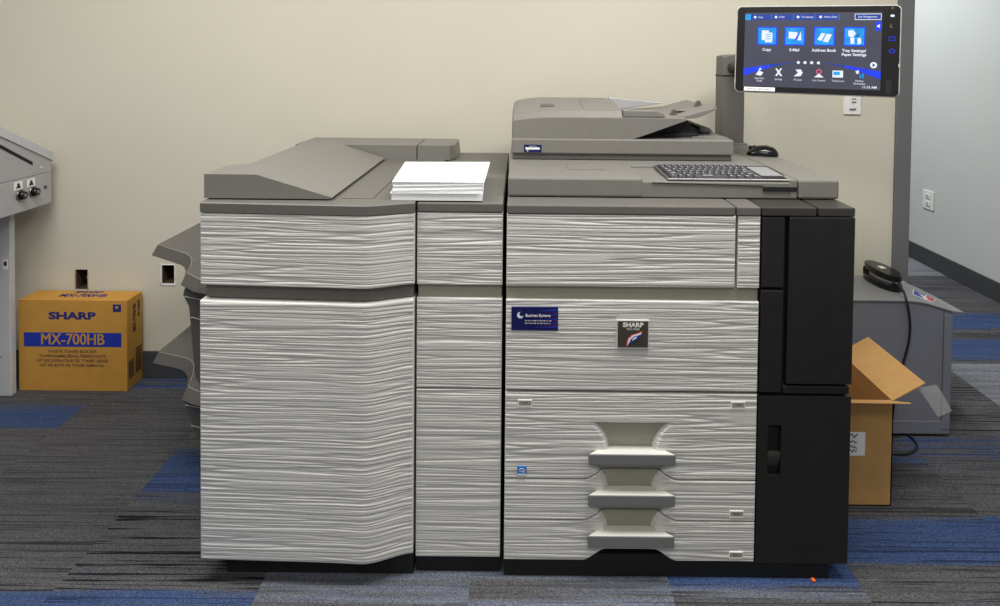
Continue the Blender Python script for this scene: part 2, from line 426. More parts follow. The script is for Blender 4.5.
# badge
p, q = at(616.5, 319, 0), at(648.5, 349, 0); bx = (p.x + q.x) / 2; bz = (p.z + q.z) / 2; bw = (q.x - p.x) / 2; bh = (p.z - q.z) / 2
mb = MB(); mb.box(bx - bw, bx + bw, -.006, .006, bz - bh, bz + bh, 'silver', .002)
mb.box(bx - bw + .003, bx + bw - .003, -.0075, 0, bz - bh + .007, bz + bh - .003, 'badge', .001)
mb.text('SHARP', .0155, 'white', face_mat(bx, -.0078, bz + bh - .013), .0006, 1.18)
mb.text('MX-7500', .009, 'silver', face_mat(bx, -.0078, bz + bh - .024), .0002, 1.0)
def feather(ofs, k, w, dp):
    pts = []
    L_ = [(-.020, -.026), (-.016, -.004), (-.004, .008), (.012, .013), (.025, .018)]
    R_ = [(.022, .010), (.012, .0), (-.002, -.008), (-.013, -.014)]
    for (a, c) in L_: pts.append((bx + a * w + ofs, -.0078, bz - .006 + c * w - ofs * .8))
    for (a, c) in R_: pts.append((bx + a * w + ofs, -.0078, bz - .006 + c * w - ofs * .8))
    mb.poly(pts, (0, -dp, 0), k)
feather(0, 'red', 1.0, .0004); feather(.0015, 'white', .86, .0007); feather(.0045, 'inkblue', .72, .0010); feather(.0035, 'white', .30, .0013)
mb.build('brand_badge', door)
# service sticker
p, q = at(511.5, 306.5, 0), at(558, 330.5, 0); sx = (p.x + q.x) / 2; sz = (p.z + q.z) / 2; hw = (q.x - p.x) / 2; hh = (p.z - q.z) / 2
mb = MB(); mb.box(sx - hw, sx + hw, -.0022, .003, sz - hh, sz + hh, 'stickerblue', .0012)
random.seed(3)
for i in range(9):
    z = sz - hh + .008 + i * .0055; a = sx + random.uniform(-.1, .3) * hw
    mb.poly([(a, -.0023, z), (sx + hw - .001, -.0023, z + .003 + random.uniform(0, .004)), (sx + hw - .001, -.0023, z + .001)], (0, -.0002, 0), 'stickerred' if i % 2 else 'inkblue')
mb.cyl((sx - hw * .62, -.0028, sz + hh * .3), (sx - hw * .62, -.0015, sz + hh * .3), .0085, 'white', 16)
mb.cyl((sx - hw * .56, -.0031, sz + hh * .42), (sx - hw * .56, -.0015, sz + hh * .42), .0062, 'stickerblue', 16)
mb.text('Business Systems', .0105, 'white', face_mat(sx + hw * .14, -.0028, sz + hh * .28), .0001, .92)
random.seed(9)
for v_ in (-.16, -.38):
    x = sx - hw * .42
    while x < sx + hw * .66:
        w_ = random.uniform(.003, .009); mb.box(x, x + w_, -.0027, -.002, sz + hh * v_ - .0011, sz + hh * v_ + .0011, 'silver'); x += w_ + .0025
mb.build('service_sticker', door)

# paper drawers -----------------------------------------------------------
hx = X_(631, 460, 0)
zl = [Z_(630, v, 0) for v in (393.0, 480.0, 521.0, 561.5)]          # drawer edges on the sides
pk_top = [Z_(630, v, 0) for v in (423, 466, 507)]                 # pocket tops
ledge = [Z_(630, v, -.02) for v in (455, 496, 536.8)]                # ledge levels
bar0 = [Z_(630, v, -.02) for v in (465.6, 506.8, 548.2)]                     # handle bar bottoms
WT, WB = .101, .060
def pocket(i):
    za, zb = pk_top[i], ledge[i]
    def f(x, z):
        if z > za + .001 or z < zb - .006:
            # flare under the previous handle bar
            return 0, 0
        t = max(0, min(1, (za - z) / (za - zb)))
        half = WB + (WT - WB) * (1 - t) ** 2.2
        dxx = abs(x - hx)
        mk = 1 - smooth(half - .002, half + .003, dxx)
        dep = (.004 + .018 * t ** .8 if i == 0 else .008 + .014 * t) * (1 - smooth(half - .006, half + .012, dxx))
        return dep, mk
    return f
def hump(zside, h):
    def f(x):
        d = abs(x - hx); return zside + h * (1 - smooth(.062, .128, d))
    return f
hh_ = [.0, Z_(630, 470.5, 0) - zl[1], Z_(630, 511.5, 0) - zl[2], Z_(630, 550, 0) - zl[3]]
g = .0017
for i in range(3):
    mb = MB()
    topf = hump(zl[i] - g, hh_[i]) if i else None
    botf = hump(zl[i + 1] + g, hh_[i + 1])
    pks = [pocket(k) for k in range(3)]
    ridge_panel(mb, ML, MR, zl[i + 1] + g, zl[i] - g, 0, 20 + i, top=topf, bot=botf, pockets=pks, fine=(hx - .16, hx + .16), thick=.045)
    dr = mb.build('paper_drawer', copier)
    mb = MB()
    z1, z0 = ledge[i], bar0[i]
    mb.box(hx - .115, hx + .115, -.020, -.006, z0, z1, 'handle', .002)
    mb.loft([[(hx - .112, -.019, z1 - .008), (hx + .112, -.019, z1 - .008), (hx + .112, -.019, z1 + .0012), (hx - .112, -.019, z1 + .0012)],
             [(hx - .064, .024, z1 - .008), (hx + .064, .024, z1 - .008), (hx + .064, .024, z1 + .0012), (hx - .064, .024, z1 + .0012)]], 'smooth')
    # hollow side cheeks that carry the bar
    for s in ():
        mb.loft([[(hx + s * .113, -.007, z0 + .001), (hx + s * .108, .004, z0 - .016), (hx + s * .088, .016, z0 - .026), (hx + s * .085, .012, z0 + .001)],
                 [(hx + s * .113, -.007, z1), (hx + s * .108, .012, z1), (hx + s * .088, .02, z1), (hx + s * .085, .0, z1)]], 'smooth')
    mb.build('handle', dr)
    mb = MB()
    spots = [[(518, 404.5, 532, 408.5), (731, 401.5, 745, 410)], [(729, 510.5, 743.5, 518)], [(728, 552.5, 742.5, 559.5)]][i]
    spots = [[(518, 399.5, 532, 407.5), (731, 401.5, 745, 409.5)], [(729.5, 510.5, 743.5, 518)], [(729, 551.5, 743, 559)]][i]
    for a, t_, c, d in spots:
        mb = MB(); p, q = at(a, t_, 0), at(c, d, 0)
        mb.box(p.x, q.x, -.0015, .008, q.z, p.z, 'white', .001)
        mb.box(p.x + .002, q.x - .002, -.0022, .004, q.z + .0065, p.z - .0015, 'recess', .0008)
        mb.text('11x17' if i == 0 else '8.5x11', .008, 'dgrey', face_mat((p.x + q.x) / 2, -.0024, p.z - .007), 0, .8)
        mb.build('size_label', dr)
    if i == 0:
        p, q = at(517.3, 466, 0), at(526.3, 475.3, 0); mb = MB()
        mb.box(p.x, q.x, -.002, .005, q.z, p.z, 'energyblue', .001)
        w = q.x - p.x; cx_ = (p.x + q.x) / 2; cz_ = (p.z + q.z) / 2
        mb.tube([(cx_ + w * .34 * cos(u), -.0022, cz_ + .002 + w * .2 * sin(u)) for u in [i_ * pi / 10 for i_ in range(1, 11)]], .0007, 'white', 5)
        mb.text('energy', .0075, 'white', face_mat(cx_, -.0023, cz_), 0, .75, shear=.3)
        mb.box(p.x + .001, q.x - .001, -.0023, 0, q.z + .001, q.z + .005, 'white'); mb.build('energy_sticker', dr)

# black column ------------------------------------------------------------
def blackpanel(name, a, t_, c, d, parent=copier, y=0.0, th=.035, k='black'):
    X0, X1 = X_(a, (t_ + d) / 2, y), X_(c, (t_ + d) / 2, y); Z1, Z0 = Z_((a + c) / 2, t_, y), Z_((a + c) / 2, d, y)
    mb = MB(); mb.box(X0, X1, y, y + th, Z0, Z1, k, .003); return mb.build(name, parent), (X0, X1, Z0, Z1)
mb = MB(); mb.box(BL - .002, BR - .006, .02, .034, .055, zt, 'deep'); mb.build('column_back', copier)
X0, X1 = .645, X_(784.5, 250, 0)
XB = X_(788.5, 300, 0)
def bp2(name, x0, x1, v1, v0, y=0.0, th=.03):
    xm = 800; mb = MB(); mb.box(x0, x1, y, y + th, Z_(xm, v0, y), Z_(xm, v1, y), 'black', .003); return mb.build(name, copier)
bp2('toner_door', .645, X1, 217.3, 288)
bp2('toner_door', .645, X1, 290.5, 393)
bp2('side_cover', XB - .002, BR, 217.3, 384.5, -.003)
bp2('side_strip', XB - .01, BR - .004, 386, 394, .002)
# lower door with a recessed grip
zA, zB_ = Z_(803, 396.5, 0), Z_(803, 563.5, 0)
gx0, gx1 = X_(767.5, 450, 0), X_(781, 450, 0); gz0, gz1 = Z_(774, 476, 0), Z_(774, 425, 0)
mb = MB()
for a in ((.643, gx0, zB_, zA), (gx1, BR, zB_, zA), (gx0, gx1, zB_, gz0), (gx0, gx1, gz1, zA)): mb.box(a[0], a[1], 0, .03, a[2], a[3], 'black')
mb.box(gx0 - .002, gx1 + .002, .026, .0335, gz0 - .002, gz1 + .002, 'deep')
ld = mb.build('lower_door', copier)
mb = MB(); n = 10; prof = []
gm = gz0 + (gz1 - gz0) * .42
for i in range(n + 1):
    u = i / n; prof.append((.024 - .022 * sin(u * pi * .55), gz0 + .004 + (gm - gz0) * u))
mb.loft([[(x, y, z) for y, z in prof] + [(x, .028, gm), (x, .028, gz0 + .004)] for x in (gx0 + .001, gx1 - .001)], 'blackcap', False); mb.build('grip', ld)

# caps along the front edge -------------------------------------------------
segs = [(ML, X_(735.5, 208, 0), 'grey2'), (X_(737, 208, 0), .640, 'grey2'), (.6435, X_(816.5, 211, 0), 'blackcap'), (X_(818.8, 211, 0), BR, 'blackcap')]
for a, c, k in segs:
    mb = MB(); mb.box(a, c, -.001, .16 if k == 'grey2' else .9, zc0, zc1, k, .003); mb.build('top_cap', copier)

# scanner base --------------------------------------------------------------
SY = .10
sb0, sb1 = zc1 + .002, Z_(600, 178, SY)
sxl, sxr = X_(508, 188, SY), X_(839.5, 188, SY); sgap = X_(798, 190, SY); kx0 = X_(643, 188, SY)
sb1 = 1.063
mb = MB(); mb.box(sxl, kx0, SY, .97, sb0, sb1, 'grey', .006)
mb.box(kx0 - .006, sgap - .0015, .335, .97, sb0, sb1, 'grey', .004)
mb.box(sgap - .022, sgap - .0015, SY, .34, sb0, sb1, 'grey', .004)
mb.box(kx0 - .006, sgap - .02, SY + .002, .34, sb0, sb1 - .009, 'grey', .003)
gx_ = X_(584, 166, .3)
p0, p1 = atz(568, 169.5, sb1), atz(602, 165.2, sb1)
mb.box(p0.x, p1.x, p0.y - .004, p1.y, sb1 - .003, sb1 + .0025, 'grey', .001)
base = mb.build('scanner_base', copier)
mb = MB(); mb.poly([(sgap + .0015, SY, sb0), (sxr, SY, sb0), (sxr, .97, sb0), (sgap + .0015, .97, sb0)], (0, 0, sb1 - sb0), 'grey', .006); mb.build('base_end_cover', copier)
# keyboard shelf front with card slot
mb = MB(); sz0 = sb0 + .013
mb.box(X_(763, 188, SY), X_(797, 188, SY), SY - .0015, SY + .02, Z_(780, 191.5, SY), Z_(780, 187, SY), 'deep', .001)
mb.build('card_slot', base)
mb = MB(); za_, zb_2 = Z_(652, 183, SY), Z_(763, 186.4, SY); mb.poly([(X_(652, 183, SY), SY, za_), (X_(763, 186, SY), SY, zb_2), (X_(763, 186, SY), SY, zb_2 + .0018), (X_(652, 183, SY), SY, za_ + .0018)], (0, .01, 0), 'deep', 0, Matrix.Translation((0, -.0006, 0))); mb.build('shelf_seam', base)
# keyboard
k0 = atz(669, 180, sb1 - .012); k1 = atz(796.5, 182, sb1 - .012); k2 = atz(656, 165.2, sb1 + .006); k3 = atz(784, 166.6, sb1 + .006)
kl, kr, kf, kb = X_(668, 180, .115), X_(796.5, 181, .115), .112, .325
tilt = math.atan2(.006, kb - kf)
KM = Matrix.Translation((kl, kf, sb1 - .0125)) @ Matrix.Rotation(tilt, 4, 'X')
kw, kd = kr - kl - .004, kb - kf
mb = MB(); mb.box(0, kw, 0, kd, 0, .010, 'dgrey', .003, KM); mb.box(.006, kw - .006, .010, kd - .008, .009, .0108, 'deep', .0, KM)
mb.box(.0, kw, -.002, .004, .0085, .0112, 'silver', .0008, KM)
kbd = mb.build('keyboard', copier)
mb = MB(); mb.box(kw * .775, kw * .95, .045, kd - .035, .0106, .0135, 'shredtop', .001, KM); mb.build('touchpad', kbd)
KK = {}
def key_mesh(w):
    key = round(w, 4)
    if key not in KK:
        q = MB(); q.loft([[(-w / 2, -.0125, 0), (w / 2, -.0125, 0), (w / 2, .0125, 0), (-w / 2, .0125, 0)],
                          [(-w / 2 + .0015, -.010, .005), (w / 2 - .0015, -.010, .005), (w / 2 - .0015, .0105, .005), (-w / 2 + .0015, .0105, .005)]], 'keycap')
        q.box(-w * .22, w * .05, -.002, .006, .0049, .0053, 'legend')
        KK[key] = q.build('key', kbd)
        KK[key].data.transform(Matrix.Translation(kbd.parent.location)); return KK[key], True
    return KK[key], False
pitch = (kw * .76 - .012) / 14; rowp = (kd - .024) / 6
for r_ in range(6):
    x = .010
    ws = [[1] * 14, [1] * 13 + [1], [1.4] + [1] * 11 + [1.6], [1.7] + [1] * 10 + [2.3], [2.2] + [1] * 10 + [1.8], [1.2, 1.2, 1.2, 5.4, 1.2, 1.2, 1.3, 1.3]][r_]
    for w in ws:
        wl = w * pitch
        o, new = key_mesh(wl - .003)
        if not new:
            o = o.copy(); COL.objects.link(o)
        o.matrix_basis = Matrix.Translation(-Vector(copier.location)) @ KM @ Matrix.Translation((x + wl / 2, kd - .012 - rowp * (r_ + .5), .0106)) @ Matrix.Diagonal((1, min(1, rowp / .0285), 1, 1))
        x += wl

# platen unit and document feeder ------------------------------------------
PY = .425
px0, px1 = X_(511.5, 148, PY), X_(734, 148, PY)
pz0, pz1 = sb1 + .001, Z_(620, 139.2, PY); pzm = Z_(620, 154.8, PY)
mb = MB(); mb.box(px0 + .005, px1 - .006, PY + .006, .94, pz0, pzm, 'dgrey', .003); mb.build('platen_frame', copier)
mb = MB(); mb.box(px0, px1, PY, .945, pzm + .0005, pz1, 'grey', .005); plat = mb.build('platen_cover', copier)
p, q = at(524, 144.5, PY), at(541.5, 152.5, PY)
mb = MB(); mb.box(p.x, q.x, PY - .0015, PY + .002, q.z, p.z, 'stickerblue', .0008)
mb.box(p.x + .005, q.x - .006, PY - .002, PY, (p.z + q.z) / 2 - .003, (p.z + q.z) / 2 + .004, 'white')
mb.text('SERVICE', .007, 'silver', face_mat((p.x + q.x) / 2, PY - .0018, p.z - .006), 0, 1)
mb.cyl((p.x + .012, PY - .002, q.z + .006), (p.x + .012, PY, q.z + .006), .003, 'silver', 10)
mb.build('blue_sticker', plat)

# feeder body: section in Y-Z swept along X
FY = PY + .004; FB = .935
def zf(v, x=600): return Z_(x, v, FY)
zbm = zf(139.8) + .003
def sect(x, zlow, zline, zrib, ztop, yb=FB, yin=0):
    return [(x, FY + yin, zlow), (x, FY + yin, zline), (x, FY + .012 + yin, zline + .0015), (x, FY + .030 + yin, zrib), (x, FY + .055 + yin, zrib + .004), (x, (FY + yb) / 2, ztop), (x, yb - .03, ztop - .003), (x, yb, ztop - .02), (x, yb, zlow)]
zl1 = zf(118); zr1 = Z_(600, 111, FY + .03)
ztp = 1.2425
st = [(512, zl1 - .022, zr1 - .03, ztp - .035, .012), (513.2, zl1 - .012, zr1 - .017, ztp - .018, .003), (518, zl1 - .010, zr1 - .013, ztp - .011, 0), (530, zl1 - .005, zr1 - .007, ztp - .004, 0), (545, zl1 - .001, zr1 - .002, ztp, 0), (562, zl1, zr1, ztp, 0), (623, zl1, zr1, ztp, 0)]
mb = MB(); mb.loft([sect(X_(a, 125, FY), zbm, b_, c, d, yin=e) for a, b_, c, d, e in st], 'grey', False)
# right arm: underside climbs to the tray tip
xs_ = [(623, 139.8), (632, 139.6), (650, 133.5), (670, 126.3), (686.5, 120.6)]
mb.loft([[(X_(a, 125, FY), FY, Z_(a, v, FY)), (X_(a, 125, FY), FY, zl1), (X_(a, 125, FY), FY + .012, zl1 + .0015), (X_(a, 125, FY), FY + .05, zl1 + .002), (X_(a, 125, FY), FY + .05, Z_(a, v, FY))] for a, v in xs_], 'grey')
feeder = mb.build('document_feeder', copier)
# raised cover right of the body
xa, xb_ = X_(624, 114, FY), X_(667, 114, FY)
mb = MB()
pr = [(xa, zl1 + .003), (xb_, zl1 + .003), (xb_ - .012, zr1 - .004), (xb_ - .03, zr1 + .003), (xa, zr1 + .004)]
mb.poly([(x, FY + .014, z) for x, z in pr], (0, .05, 0), 'grey', .002); mb.build('arm_cover', feeder)
mb = MB()
p0, p1 = atz(542.5, 106.3, ztp), atz(554.5, 102.8, ztp)
zla, zlb = zr1 + .004, ztp
def zramp(y): return zla + (zlb - zla) * (y - FY - .055) / ((FY + FB) / 2 - FY - .055)
ya, yb = FY + .10, FY + .16
mb.poly([(p0.x, ya, zramp(ya) + .0006), (p1.x, ya, zramp(ya) + .0006), (p1.x, yb, zramp(yb) + .0006), (p0.x, yb, zramp(yb) + .0006)], (0, 0, -.004), 'dgrey'); mb.build('latch', feeder)
q0, q1 = atz(583, 106, ztp + .002), atz(574.5, 98.8, ztp + .002)
mb = MB(); xq_ = X_(583, 106, .5); ya, yb = FY + .07, (FY + FB) / 2 - .005
mb.poly([(xq_, ya, zramp(ya) + .001), (xq_ + .003, ya, zramp(ya) + .001), (xq_ + .003, yb, zramp(yb) + .001), (xq_, yb, zramp(yb) + .001)], (0, 0, -.004), 'dgrey'); mb.build('cover_seam', feeder)
# input tray, tilted up to the right
TY0, TY1 = FY + .045, .90
ta, tb = X_(626, 112, FY), X_(687, 116, TY0); tc = X_(717, 108.5, TY0)
zta, ztb, ztc = zl1 - .012, Z_(687, 116, TY0), Z_(717, 107.8, TY0)
mb = MB()
mb.loft([[(ta, y, zta), (tb, y, ztb), (tc, y, ztc), (tc + .001, y, ztc - .005), (tb + .06, y, ztb + .003), (tb + .03, y, ztb - .008), (tb, y, ztb - .010), (ta, y, zta - .014)] for y in (TY0, TY1)], 'grey')
tray = mb.build('input_tray', feeder)
mb = MB(); mb.poly([(ta, TY1 - .03, zta), (tc - .09, TY1 - .03, ztc - .012), (tc - .15, TY1 - .03, ztp - .012), (ta, TY1 - .03, ztp + .001)], (0, .03, 0), 'machine', .003); mb.build('tray_fence', feeder)
def tz(x): return zta + (ztb - zta) * (x - ta) / (tb - ta) if x < tb else ztb + (ztc - ztb) * (x - tb) / (tc - tb)
for (u, v) in ((674, 112), (698.5, 108)):
    gp = at(u, v, TY0 + (.06 if u < 680 else .16)); x = gp.x; z = tz(x)
    mb = MB(); mb.loft([[(x - .011, gp.y, z - .001), (x + .013, gp.y, z - .001), (x + .006, gp.y, z + .018), (x - .002, gp.y, z + .020)], [(x - .011, gp.y + .03, z - .001), (x + .013, gp.y + .03, z - .001), (x + .005, gp.y + .03, z + .012), (x - .002, gp.y + .03, z + .014)]], 'dgrey'); mb.build('paper_guide', tray)
gp = at(684, 109.5, TY0 + .12); mb = MB()
mb.box(gp.x - .03, gp.x + .03, gp.y - .003, gp.y + .003, tz(gp.x) - .004, tz(gp.x) + .002, 'deep'); mb.build('guide_slot', tray)
# output bay under the tray
mb = MB()
mb.box(X_(628, 130, FY), X_(690, 130, .6), FY + .06, .92, zbm - .001, zbm + .014, 'deep', .003)
mb.poly([(X_(628, 130, FY), FY + .07, zbm + .012), (X_(690, 130, .6), FY + .07, zbm + .012), (X_(680, 120, .6), FY + .07, ztb - .016), (X_(628, 130, FY), FY + .07, ztb - .02)], (0, .40, 0), 'deep', .003)
oP = [(655, 142), (716, 139.5), (713, 135.5), (702, 131.5), (701, 130), (688, 126), (687, 122.5), (655, 126)]
mb.poly([at(a, c, .55) for a, c in oP], (0, .34, 0), 'deep', .002)
xx = X_(700, 136, .55)
mb.poly([(xx, .56, zbm + .01), (xx + .05, .56, zbm + .01), (xx + .035, .56, zbm + .026), (xx + .012, .56, zbm + .032), (xx, .56, zbm + .03)], (0, .3, 0), 'dgrey', .003)
mb.build('output_bay', feeder)
mb = MB(); xq = X_(705, 138, .5)
mb.loft([[(xq - .05, .47, pz1 - .001), (xq + .07, .47, pz1 - .001), (xq + .07, .47, pz1 + .002), (xq - .05, .47, pz1 + .004)], [(xq - .03, .90, pz1 - .001), (xq + .05, .90, pz1 - .001), (xq + .035, .90, pz1 + .006), (xq - .03, .90, pz1 + .012)]], 'grey'); mb.build('exit_ramp', feeder)

# display column and display -------------------------------------------------
QY = .86
qx0, qx1 = X_(722, 110, QY), X_(744.5, 110, QY)
mb = MB(); zq = Z_(722, 56.5, QY)
mb.poly([(qx0, QY, sb1), (qx1, QY, sb1), (qx1, QY, zq + .01), (qx0 + .03, QY, zq + .008), (qx0, QY, zq + .002)], (0, .095, 0), 'grey2', .005)
mb.box(qx0 - .004, qx1 + .012, QY - .008, .962, sb1 - .001, sb1 + .008, 'grey', .002)
mb.box(qx0 - .001, qx1 + .001, QY - .001, QY + .096, Z_(722, 76.5, QY), Z_(722, 75, QY), 'deep')
mb.build('display_column', copier)
DYAW, DTILT, DROLL = .3988, .0635, -.0098
mc = Vector((.9447, .4, 1.4296)); W_, H_ = .4871, .2877
n_ = Vector((-sin(DYAW) * cos(DTILT), -cos(DYAW) * cos(DTILT), sin(DTILT)))
rr = Vector((cos(DYAW), -sin(DYAW), 0)); uu = n_.cross(rr)
if uu.z < 0: uu = -uu
R2 = rr * cos(DROLL) + uu * sin(DROLL); U2 = -rr * sin(DROLL) + uu * cos(DROLL)
DM = Matrix((R2, U2, n_)).transposed().to_4x4(); DM.translation = mc      # local x right, y up, z toward viewer
def rrect(w, h, r, n=6, cx=0, cy=0):
    P = []
    for (sx, sy, a0) in ((1, 1, 0), (-1, 1, 90), (-1, -1, 180), (1, -1, 270)):
        for i in range(n + 1):
            a = radians(a0 + 90 * i / n); P.append((cx + sx * (w / 2 - r) + r * cos(a), cy + sy * (h / 2 - r) + r * sin(a)))
    return P
mb = MB()
mb.loft([[(x, y, z) for x, y in rrect(W_ - 2 * o, H_ - 2 * o, .016)] for z, o in ((-.032, .02), (-.022, .003), (-.006, 0), (-.001, .0015))], 'silver', False, DM)
disp = mb.build('display', copier)
mb = MB(); mb.loft([[(x, y, z) for x, y in rrect(W_ - .007 - 2 * o, H_ - .007 - 2 * o, .014)] for z, o in ((-.0015, 0), (.001, 0), (.0018, .001))], 'bezel', False, DM); mb.build('bezel', disp)
# pixel (1000-frame) of the display face -> local coordinates, bilinear on its four corners
def loc(px, py):
    d = fwd * F + RR * (px - CX) - UU * (py - CY); t_ = (mc - CC).dot(n_) / d.dot(n_); P = CC + d * t_ - mc
    return P.dot(R2), P.dot(U2)
s0, s1 = loc(744.5, 13), loc(882.5, 12); s3, s2 = loc(744, 86.5), loc(880, 90)
SX0, SX1 = (s0[0] + s3[0]) / 2, (s1[0] + s2[0]) / 2; SY1, SY0 = (s0[1] + s1[1]) / 2, (s2[1] + s3[1]) / 2
def sl(u, v):                       # u,v 0..1 on the screen (v downwards)
    return SX0 + (SX1 - SX0) * u, SY1 + (SY0 - SY1) * v
SWW, SHH = SX1 - SX0, SY1 - SY0
def srect(mb, u0, v0, u1, v1, k, z=.0021, h=.0003):
    a, c = sl(u0, v0), sl(u1, v1); mb.box(a[0], c[0], c[1], a[1], z, z + h, k, 0, DM)
def spoly(mb, pts, k, z=.0026):
    mb.poly([(*sl(u, v), z) for u, v in pts], (0, 0, .0003), k, 0, DM)
def stext(mb, s_, u, v, size, k='scrwhite', z=.0028, bold=.0, xs=1.0, align='CENTER'):
    a = sl(u, v); mb.text(s_, size, k, DM @ Matrix.Translation((a[0], a[1], z)), bold, xs, .0001, align)
def sdisc(mb, u, v, r, k, z=.0026):
    a = sl(u, v); mb.poly([(a[0] + r * cos(q * pi / 8), a[1] + r * sin(q * pi / 8), z) for q in range(16)], (0, 0, .0003), k, 0, DM)
mb = MB(); srect(mb, 0, 0, 1, 1, 'scr', .0017, .0003)
# blue wave along the bottom
wt = [(i / 24, .70 + .07 * sin(i / 24 * pi) * 0 + (.06 - .10 * sin(i / 24 * pi))) for i in range(25)]
wb = [(i / 24, .86 - .20 * sin(i / 24 * pi)) for i in range(25)]
for i in range(24): spoly(mb, [wt[i], wt[i + 1], wb[i + 1], wb[i]], 'scrblue' if i < 5 or i > 17 else 'scrdeep', .0021)
# top bar
srect(mb, .0, .02, .70, .10, 'scrdeep'); srect(mb, .81, .02, .995, .10, 'scrwhite'); srect(mb, .814, .028, .991, .092, 'scrdeep', .0024)
srect(mb, .0, .02, .04, .10, 'scrcyan', .0023)
for u in (.04, .20, .365, .525, .698): srect(mb, u, .022, u + .003, .098, 'scrcyan', .0024)
for u, s_ in ((.065, 'Copy'), (.225, 'E-Mail'), (.39, 'Tray Settings'), (.555, 'Address Book')):
    sdisc(mb, u + .012, .06, .0042, 'scrwhite'); stext(mb, s_, u + .035, .06, .0085, align='LEFT', xs=.8)
stext(mb, 'Job Management', .9, .06, .0088, xs=.9)
srect(mb, .955, .12, .995, .24, 'scrblue', .0021); spoly(mb, [(.962, .18), (.985, .155), (.985, .205)], 'scrwhite')
# four large tiles
tiles = [(.174, 'Copy'), (.382, 'E-Mail'), (.598, 'Address Book'), (.812, 'Tray Settings/\nPaper Settings')]
for i, (u, s_) in enumerate(tiles):
    srect(mb, u - .078, .19, u + .078, .44, 'scrblue', .0021); srect(mb, u - .068, .205, u + .068, .425, 'scrcyan', .0024)
    stext(mb, s_, u, .50 if i < 3 else .525, .0125, bold=.0003, xs=.98)
    if i == 0:
        srect(mb, u - .042, .24, u + .012, .37, 'scrwhite', .0027); srect(mb, u - .015, .27, u + .04, .40, 'scrwhite', .0030)
        for k in range(3): srect(mb, u - .008, .29 + k * .03, u + .03, .30 + k * .03, 'scrcyan', .0034)
    if i == 1:
        spoly(mb, [(u - .045, .255), (u + .02, .265), (u + .015, .355), (u - .045, .345)], 'scrwhite', .0027)
        spoly(mb, [(u + .018, .37), (u + .045, .25), (u + .05, .37)], 'scrwhite', .0030); spoly(mb, [(u - .005, .38), (u + .035, .25), (u + .02, .36)], 'scrblue', .0032)
    if i == 2:
        spoly(mb, [(u - .05, .36), (u - .02, .27), (u + .008, .28), (u - .02, .375)], 'scrwhite', .0027); spoly(mb, [(u - .01, .38), (u + .018, .28), (u + .055, .29), (u + .028, .395)], 'scrwhite', .0027)
    if i == 3:
        spoly(mb, [(u - .045, .24), (u - .01, .23), (u + .01, .28), (u - .015, .33), (u - .042, .31)], 'scrwhite', .0027)
        spoly(mb, [(u - .03, .33), (u + .0, .33), (u + .0, .41), (u - .025, .41)], 'scrwhite', .0027); spoly(mb, [(u + .02, .34), (u + .045, .33), (u + .05, .40), (u + .025, .42)], 'scrwhite', .0027)
        spoly(mb, [(u + .005, .31), (u + .045, .265), (u + .02, .32)], 'scrdeep', .0030)
for k in range(4): sdisc(mb, .415 + k * .049, .665, .0048, 'scrwhite')
sdisc(mb, .95, .68, .0098, 'scrwhite'); spoly(mb, [(.943, .655), (.962, .68), (.943, .705)], 'scrdeep', .0031)
# six small icons
small = [(.125, 'Operation\nGuide'), (.27, 'Settings'), (.415, 'PC Scan'), (.568, 'Line Control'), (.705, 'Total Count'), (.855, 'Machine\nInformation')]
for i, (u, s_) in enumerate(small):
    v = .80
    stext(mb, s_, u, .895 if '\n' not in s_ else .905, .0085, xs=.85)
    if i == 0: spoly(mb, [(u - .03, v + .04), (u - .005, v - .02), (u + .03, v + .01), (u + .01, v + .055)], 'scrwhite'); spoly(mb, [(u - .01, v - .02), (u + .005, v - .06), (u + .015, v - .03)], 'scrwhite')
    if i == 1: spoly(mb, [(u - .025, v - .045), (u - .015, v - .055), (u + .028, v + .045), (u + .015, v + .055)], 'scrwhite'); spoly(mb, [(u + .025, v - .05), (u + .015, v - .055), (u - .025, v + .045), (u - .012, v + .055)], 'scrwhite')
    if i == 2: spoly(mb, [(u - .02, v - .04), (u + .02, v - .045), (u + .035, v), (u + .02, v + .045), (u - .03, v + .05), (u, v)], 'scrwhite')
    if i == 3:
        sdisc(mb, u, v - .02, .0085, 'scrpink'); sdisc(mb, u, v - .02, .005, 'scr', .003); spoly(mb, [(u - .035, v + .055), (u, v + .005), (u + .035, v + .055)], 'scrwhite', .003)
    if i == 4: srect(mb, u - .04, v - .04, u + .035, v + .05, 'scrwhite', .0026); srect(mb, u - .033, v - .025, u + .012, v + .02, 'scrcyan', .003)
    if i == 5: spoly(mb, [(u - .03, v - .04), (u - .005, v - .05), (u - .005, v - .01), (u - .018, v), (u - .025, v - .02)], 'scrwhite'); srect(mb, u, v, u + .012, v + .05, 'scrcyan', .0026); srect(mb, u + .018, v - .01, u + .03, v + .05, 'scrcyan', .0026)
stext(mb, '11:15 AM', .925, .965, .0105, bold=.0002)
mb.build('screen', disp)
